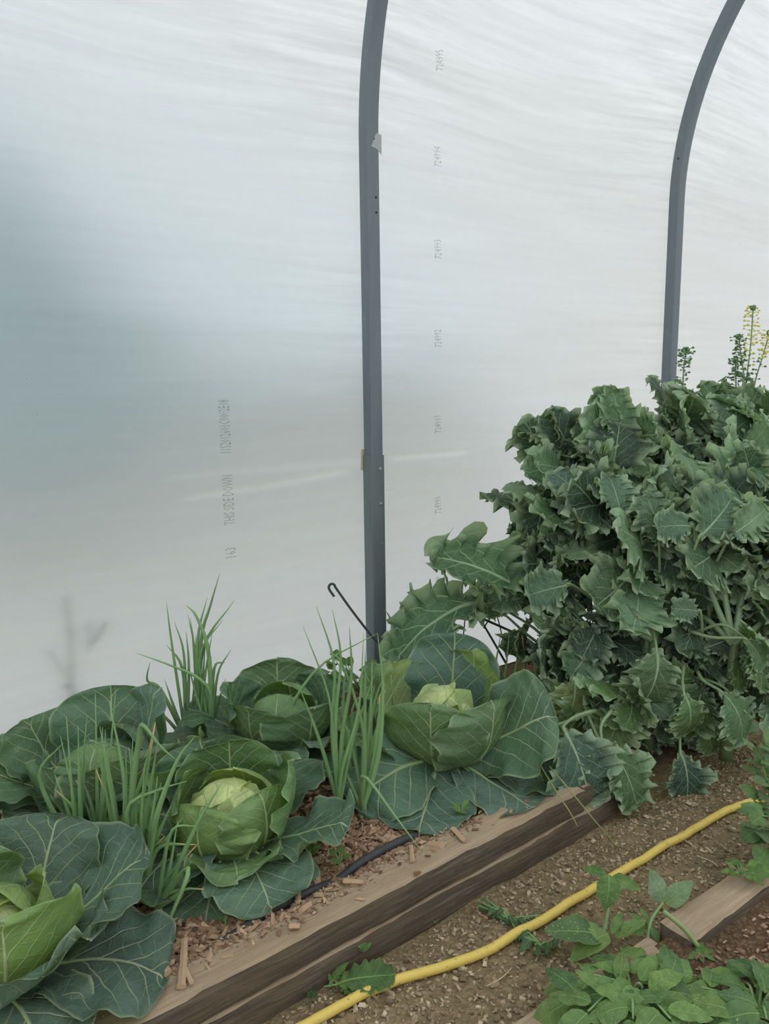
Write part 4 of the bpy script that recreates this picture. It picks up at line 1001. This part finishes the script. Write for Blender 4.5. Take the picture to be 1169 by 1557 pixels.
for label, (x, y), n, L in (('bright seedling on the board edge between cabbage and fallen kale leaf', (822, 1200), 6, 16), ('light green seedling in the mulch right of the middle lime cabbage', (468, 1312), 5, 16), ('blade leaved seedling in the mulch above the black pipe', (515, 1322), 4, 18), ('tiny seedling in the mulch below the lowest cabbage leaf', (343, 1412), 4, 9), ('cluster of seedlings between onions and the flat cabbage leaf', (572, 1215), 7, 14), ('seedlings under the spreading cabbage near the board', (700, 1248), 7, 15), ('seedlings at the foot of the front spring onion', (235, 1370), 6, 16), ('seedling among the stems left of the spreading cabbage', (528, 1242), 5, 12)):
    b = soil_at(x, y); lv = []
    for k in range(n):
        a = 2 * PI * k / n + R.uniform(-.4, .4); d = V((math.cos(a), math.sin(a), R.uniform(.3, .9))).normalized(); s = L / F * b.y * R.uniform(.8, 1.3)
        p = b + V((0, 0, .02 + .012 * R.random())) + d * s * .3
        lv.append((p, p + d * s, .9, R.choice((W_B, W_G)), R.choice((LR[0], LV[0], LR[1]))))
    spray('seedling', label, 'seedling', b, lv)
b = onz(1125, 1330, .065); lv = []
for dx, dy in ((-20, -14), (-8, -20), (-24, 0), (4, -14), (22, -4), (34, -10), (40, 6), (14, 10), (-12, 4), (46, -2), (30, 16)):
    p = onz(1125 + dx * .45, 1325 + dy * .45, .085); lv.append((p, onz(1125 + dx * 1.2, 1325 + dy * 1.2, .09), .95, R.choice((W_B, W_G)), R.choice(LR + LV[:1])))
spray('small_weed', 'bright green rounded weed leaning over the right edging board', 'weed', b, lv)
b = onz(1060, 1455, .03)
spray('small_weed', 'little green shoot in pale mulch just below the right board end', 'weed', b, [(onz(1062, 1450, .045), onz(1060 + dx, 1450 + dy, .05), .9, W_G, R.choice(LV)) for dx, dy in ((-14, 6), (6, -26), (26, -6), (30, 8), (10, 14), (-4, -14))])
# leafy plant at the right edge
b = onz(1185, 1295, .03)
pea = thing('leafy_plant', 'pale green leafy plant with rounded leaves at the right edge', 'leafy plant', b)
for (tx, ty, tY) in ((1150, 1262, 1.66), (1152, 1215, 1.72), (1160, 1165, 1.75), (1148, 1140, 1.80), (1165, 1290, 1.62), (1175, 1135, 1.75), (1185, 1190, 1.7), (1190, 1240, 1.65), (1158, 1240, 1.62)):
    tip = at(tx, ty, tY); lvs = [(R.uniform(.45, 1), s, R.uniform(.035, .055)) for s in (-1, 1, -1, 1, -1, 1)] + [(1.0, 0, .05)]
    stalked(pea, [b + V((R.uniform(-.02, .02), R.uniform(-.02, .02), 0)), b.lerp(tip, .55) + V((0, 0, .03)), tip], .003, lvs, M['weed'], LR + LV[3:], ((.22, .35, .13), (.27, .38, .18), (.16, .27, .10)))
# fallen grass stems over the board by the kale
for i, (lab, pts_) in enumerate((('long dry grass stem hanging from the kale over the board to the path', ((835, 1165, .20), (865, 1200, .165), (900, 1243, .10), (925, 1272, .045), (937, 1288, .012))), ('kinked grass stem drooping from the spreading cabbage over the board', ((790, 1110, .2), (822, 1165, .19), (850, 1210, .145), (862, 1228, .125), (872, 1245, .10), (878, 1257, .08))))):
    pl = catmull([onz(*p) for p in pts_], 16)
    o = wpart('grass_stem', *tube(pl, .0018, 5), M['straw'], base=pl[-1], color=(.62, .80, .52, 1)); tag(o, lab, 'grass stem')
# small plants low behind the cabbages by the hoop
b = P1 + N * .08 - U * .1; b.z = soil_z(b); lv = []
for _ in range(22):
    p = at(R.uniform(500, 575), R.uniform(1000, 1050), b.y - R.uniform(.02, .2)); d = rnd3(); d.z = abs(d.z) * .5
    lv.append((p, p + d * .06, 1.0, R.choice((W_G, P_D, (.16, .26, .09))), R.choice(LR)))
spray('small_weed', 'rounded weed leaves behind the cabbages at the foot of the steel hoop', 'weed', b, lv)

# ------------------------------------------------------------------ outside, seen only as soft shade through the film
def bush(name, label, pts_, dist, thick, seed, mt='hedge'):
    """a mass of foliage outside; pts_: silhouette as (s, z) on the film plane"""
    n = len(pts_); cs = sum(p[0] for p in pts_) / n; cz = sum(p[1] for p in pts_) / n
    vs, fs = [], []; rings = 9
    dense = [];
    for i in range(n):
        a, b = pts_[i], pts_[(i + 1) % n]
        for k in range(6): dense.append((a[0] + (b[0] - a[0]) * k / 6, a[1] + (b[1] - a[1]) * k / 6))
    m_ = len(dense)
    for r in range(1, rings + 1):
        f = r / rings
        for (s, z) in dense:
            d = dist + thick * (1 - math.sqrt(max(0, 1 - f ** 4)))
            p = P1 + U * (cs + (s - cs) * f) - N * (d + .03 * fbm(s * 3, z * 3, seed)) + UZ * (cz + (z - cz) * f)
            vs.append(p)
    for r in range(1, rings + 1):
        f = 1 - r / rings
        for (s, z) in dense:
            d = dist + thick * (1 + math.sqrt(max(0, 1 - f ** 4)))
            vs.append(P1 + U * (cs + (s - cs) * max(f, .02)) - N * d + UZ * (cz + (z - cz) * max(f, .02)))
    tot = rings * 2
    for r in range(tot - 1):
        for j in range(m_): fs.append((r * m_ + j, r * m_ + (j + 1) % m_, (r + 1) * m_ + (j + 1) % m_, (r + 1) * m_ + j))
    fs.append(tuple(range(m_))[::-1])
    base = P1 + U * cs - N * (dist + thick)
    o = wpart(name, vs, fs, M[mt], base=base); tag(o, label, 'bush'); return o
def sz(x, y):
    p = onplane(x, y, P1 - N * .034, N) - P1; return (p.dot(U), p.z)
bush('bush', 'large blurred dark bush seen through the film at the left edge', [sz(-420, -40), sz(-60, 60), sz(50, 140), sz(130, 270), sz(220, 390), sz(330, 470), sz(350, 640), sz(260, 780), sz(60, 860), sz(-420, 880)], .13, .35, 1)
bush('bush', 'low blurred shrub seen through the film left of the steel hoop', [sz(180, 500), sz(320, 505), sz(480, 515), sz(640, 520), sz(760, 540), sz(800, 600), sz(700, 640), sz(520, 650), sz(340, 670), sz(200, 700)], .18, .3, 2)
wd_ = thing('weed_stalks', 'faint weed stalks pressed against the outside of the film at left', 'weed', P1 + U * -1.0 - N * .06)
b0 = parent_world(wd_)
for pts_, r_ in ((((104, 1060), (106, 980), (98, 905)), .0035), (((108, 1040), (107, 950)), .0025), (((140, 975), (160, 942)), .0045), (((95, 1035), (115, 1052)), .006), (((134, 990), (134, 940)), .003), (((70, 985), (100, 1025)), .003)):
    pl = catmull([onplane(x, y, P1 - N * .046, N) - b0 for x, y in pts_], 8)
    part('stalk', mesh('stalk', *tube(pl, r_, 6)), M['twig'], wd_, color=(3.0, 3.6, 3.0, 1))

GR = {'cabbage': 'cabbages in the raised bed', 'spring onion': 'spring onions growing among the cabbages', 'kale': 'kale plants at the end of the bed', 'polytunnel hoop': 'steel hoops of the polytunnel',
      'board': 'timber edging boards of the beds', 'weed': 'weeds around the beds', 'seedling': 'seedlings in the bark mulch', 'bark chip': 'large bark chips by the bed board', 'stalk': 'dry stalks on the path',
      'potato plant': 'potato plants in the right bed', 'bush': 'bushes outside the film', 'grass stem': 'grass stems over the bed board'}
for o in scn.objects:
    if o.parent is None and o.get('category') in GR: o['group'] = GR[o['category']]
# ------------------------------------------------------------------ light
w = bpy.data.worlds.new('overcast_sky'); scn.world = w; w.use_nodes = True
nt = w.node_tree; bg = nt.nodes['Background']
tcn = nt.nodes.new('ShaderNodeTexCoord'); sxn = nt.nodes.new('ShaderNodeSeparateXYZ'); rmp = nt.nodes.new('ShaderNodeValToRGB')
nt.links.new(tcn.outputs['Generated'], sxn.inputs[0]); nt.links.new(sxn.outputs[2], rmp.inputs[0])
e = rmp.color_ramp.elements; e[0].position = 0.0; e[0].color = (.635, .655, .66, 1); e[1].position = .75; e[1].color = (.905, .955, 1.0, 1)
nt.links.new(rmp.outputs[0], bg.inputs[0]); bg.inputs[1].default_value = 1.36
scn.view_settings.view_transform = 'Standard'; scn.view_settings.look = 'None'
scn.view_settings.exposure = 0.0
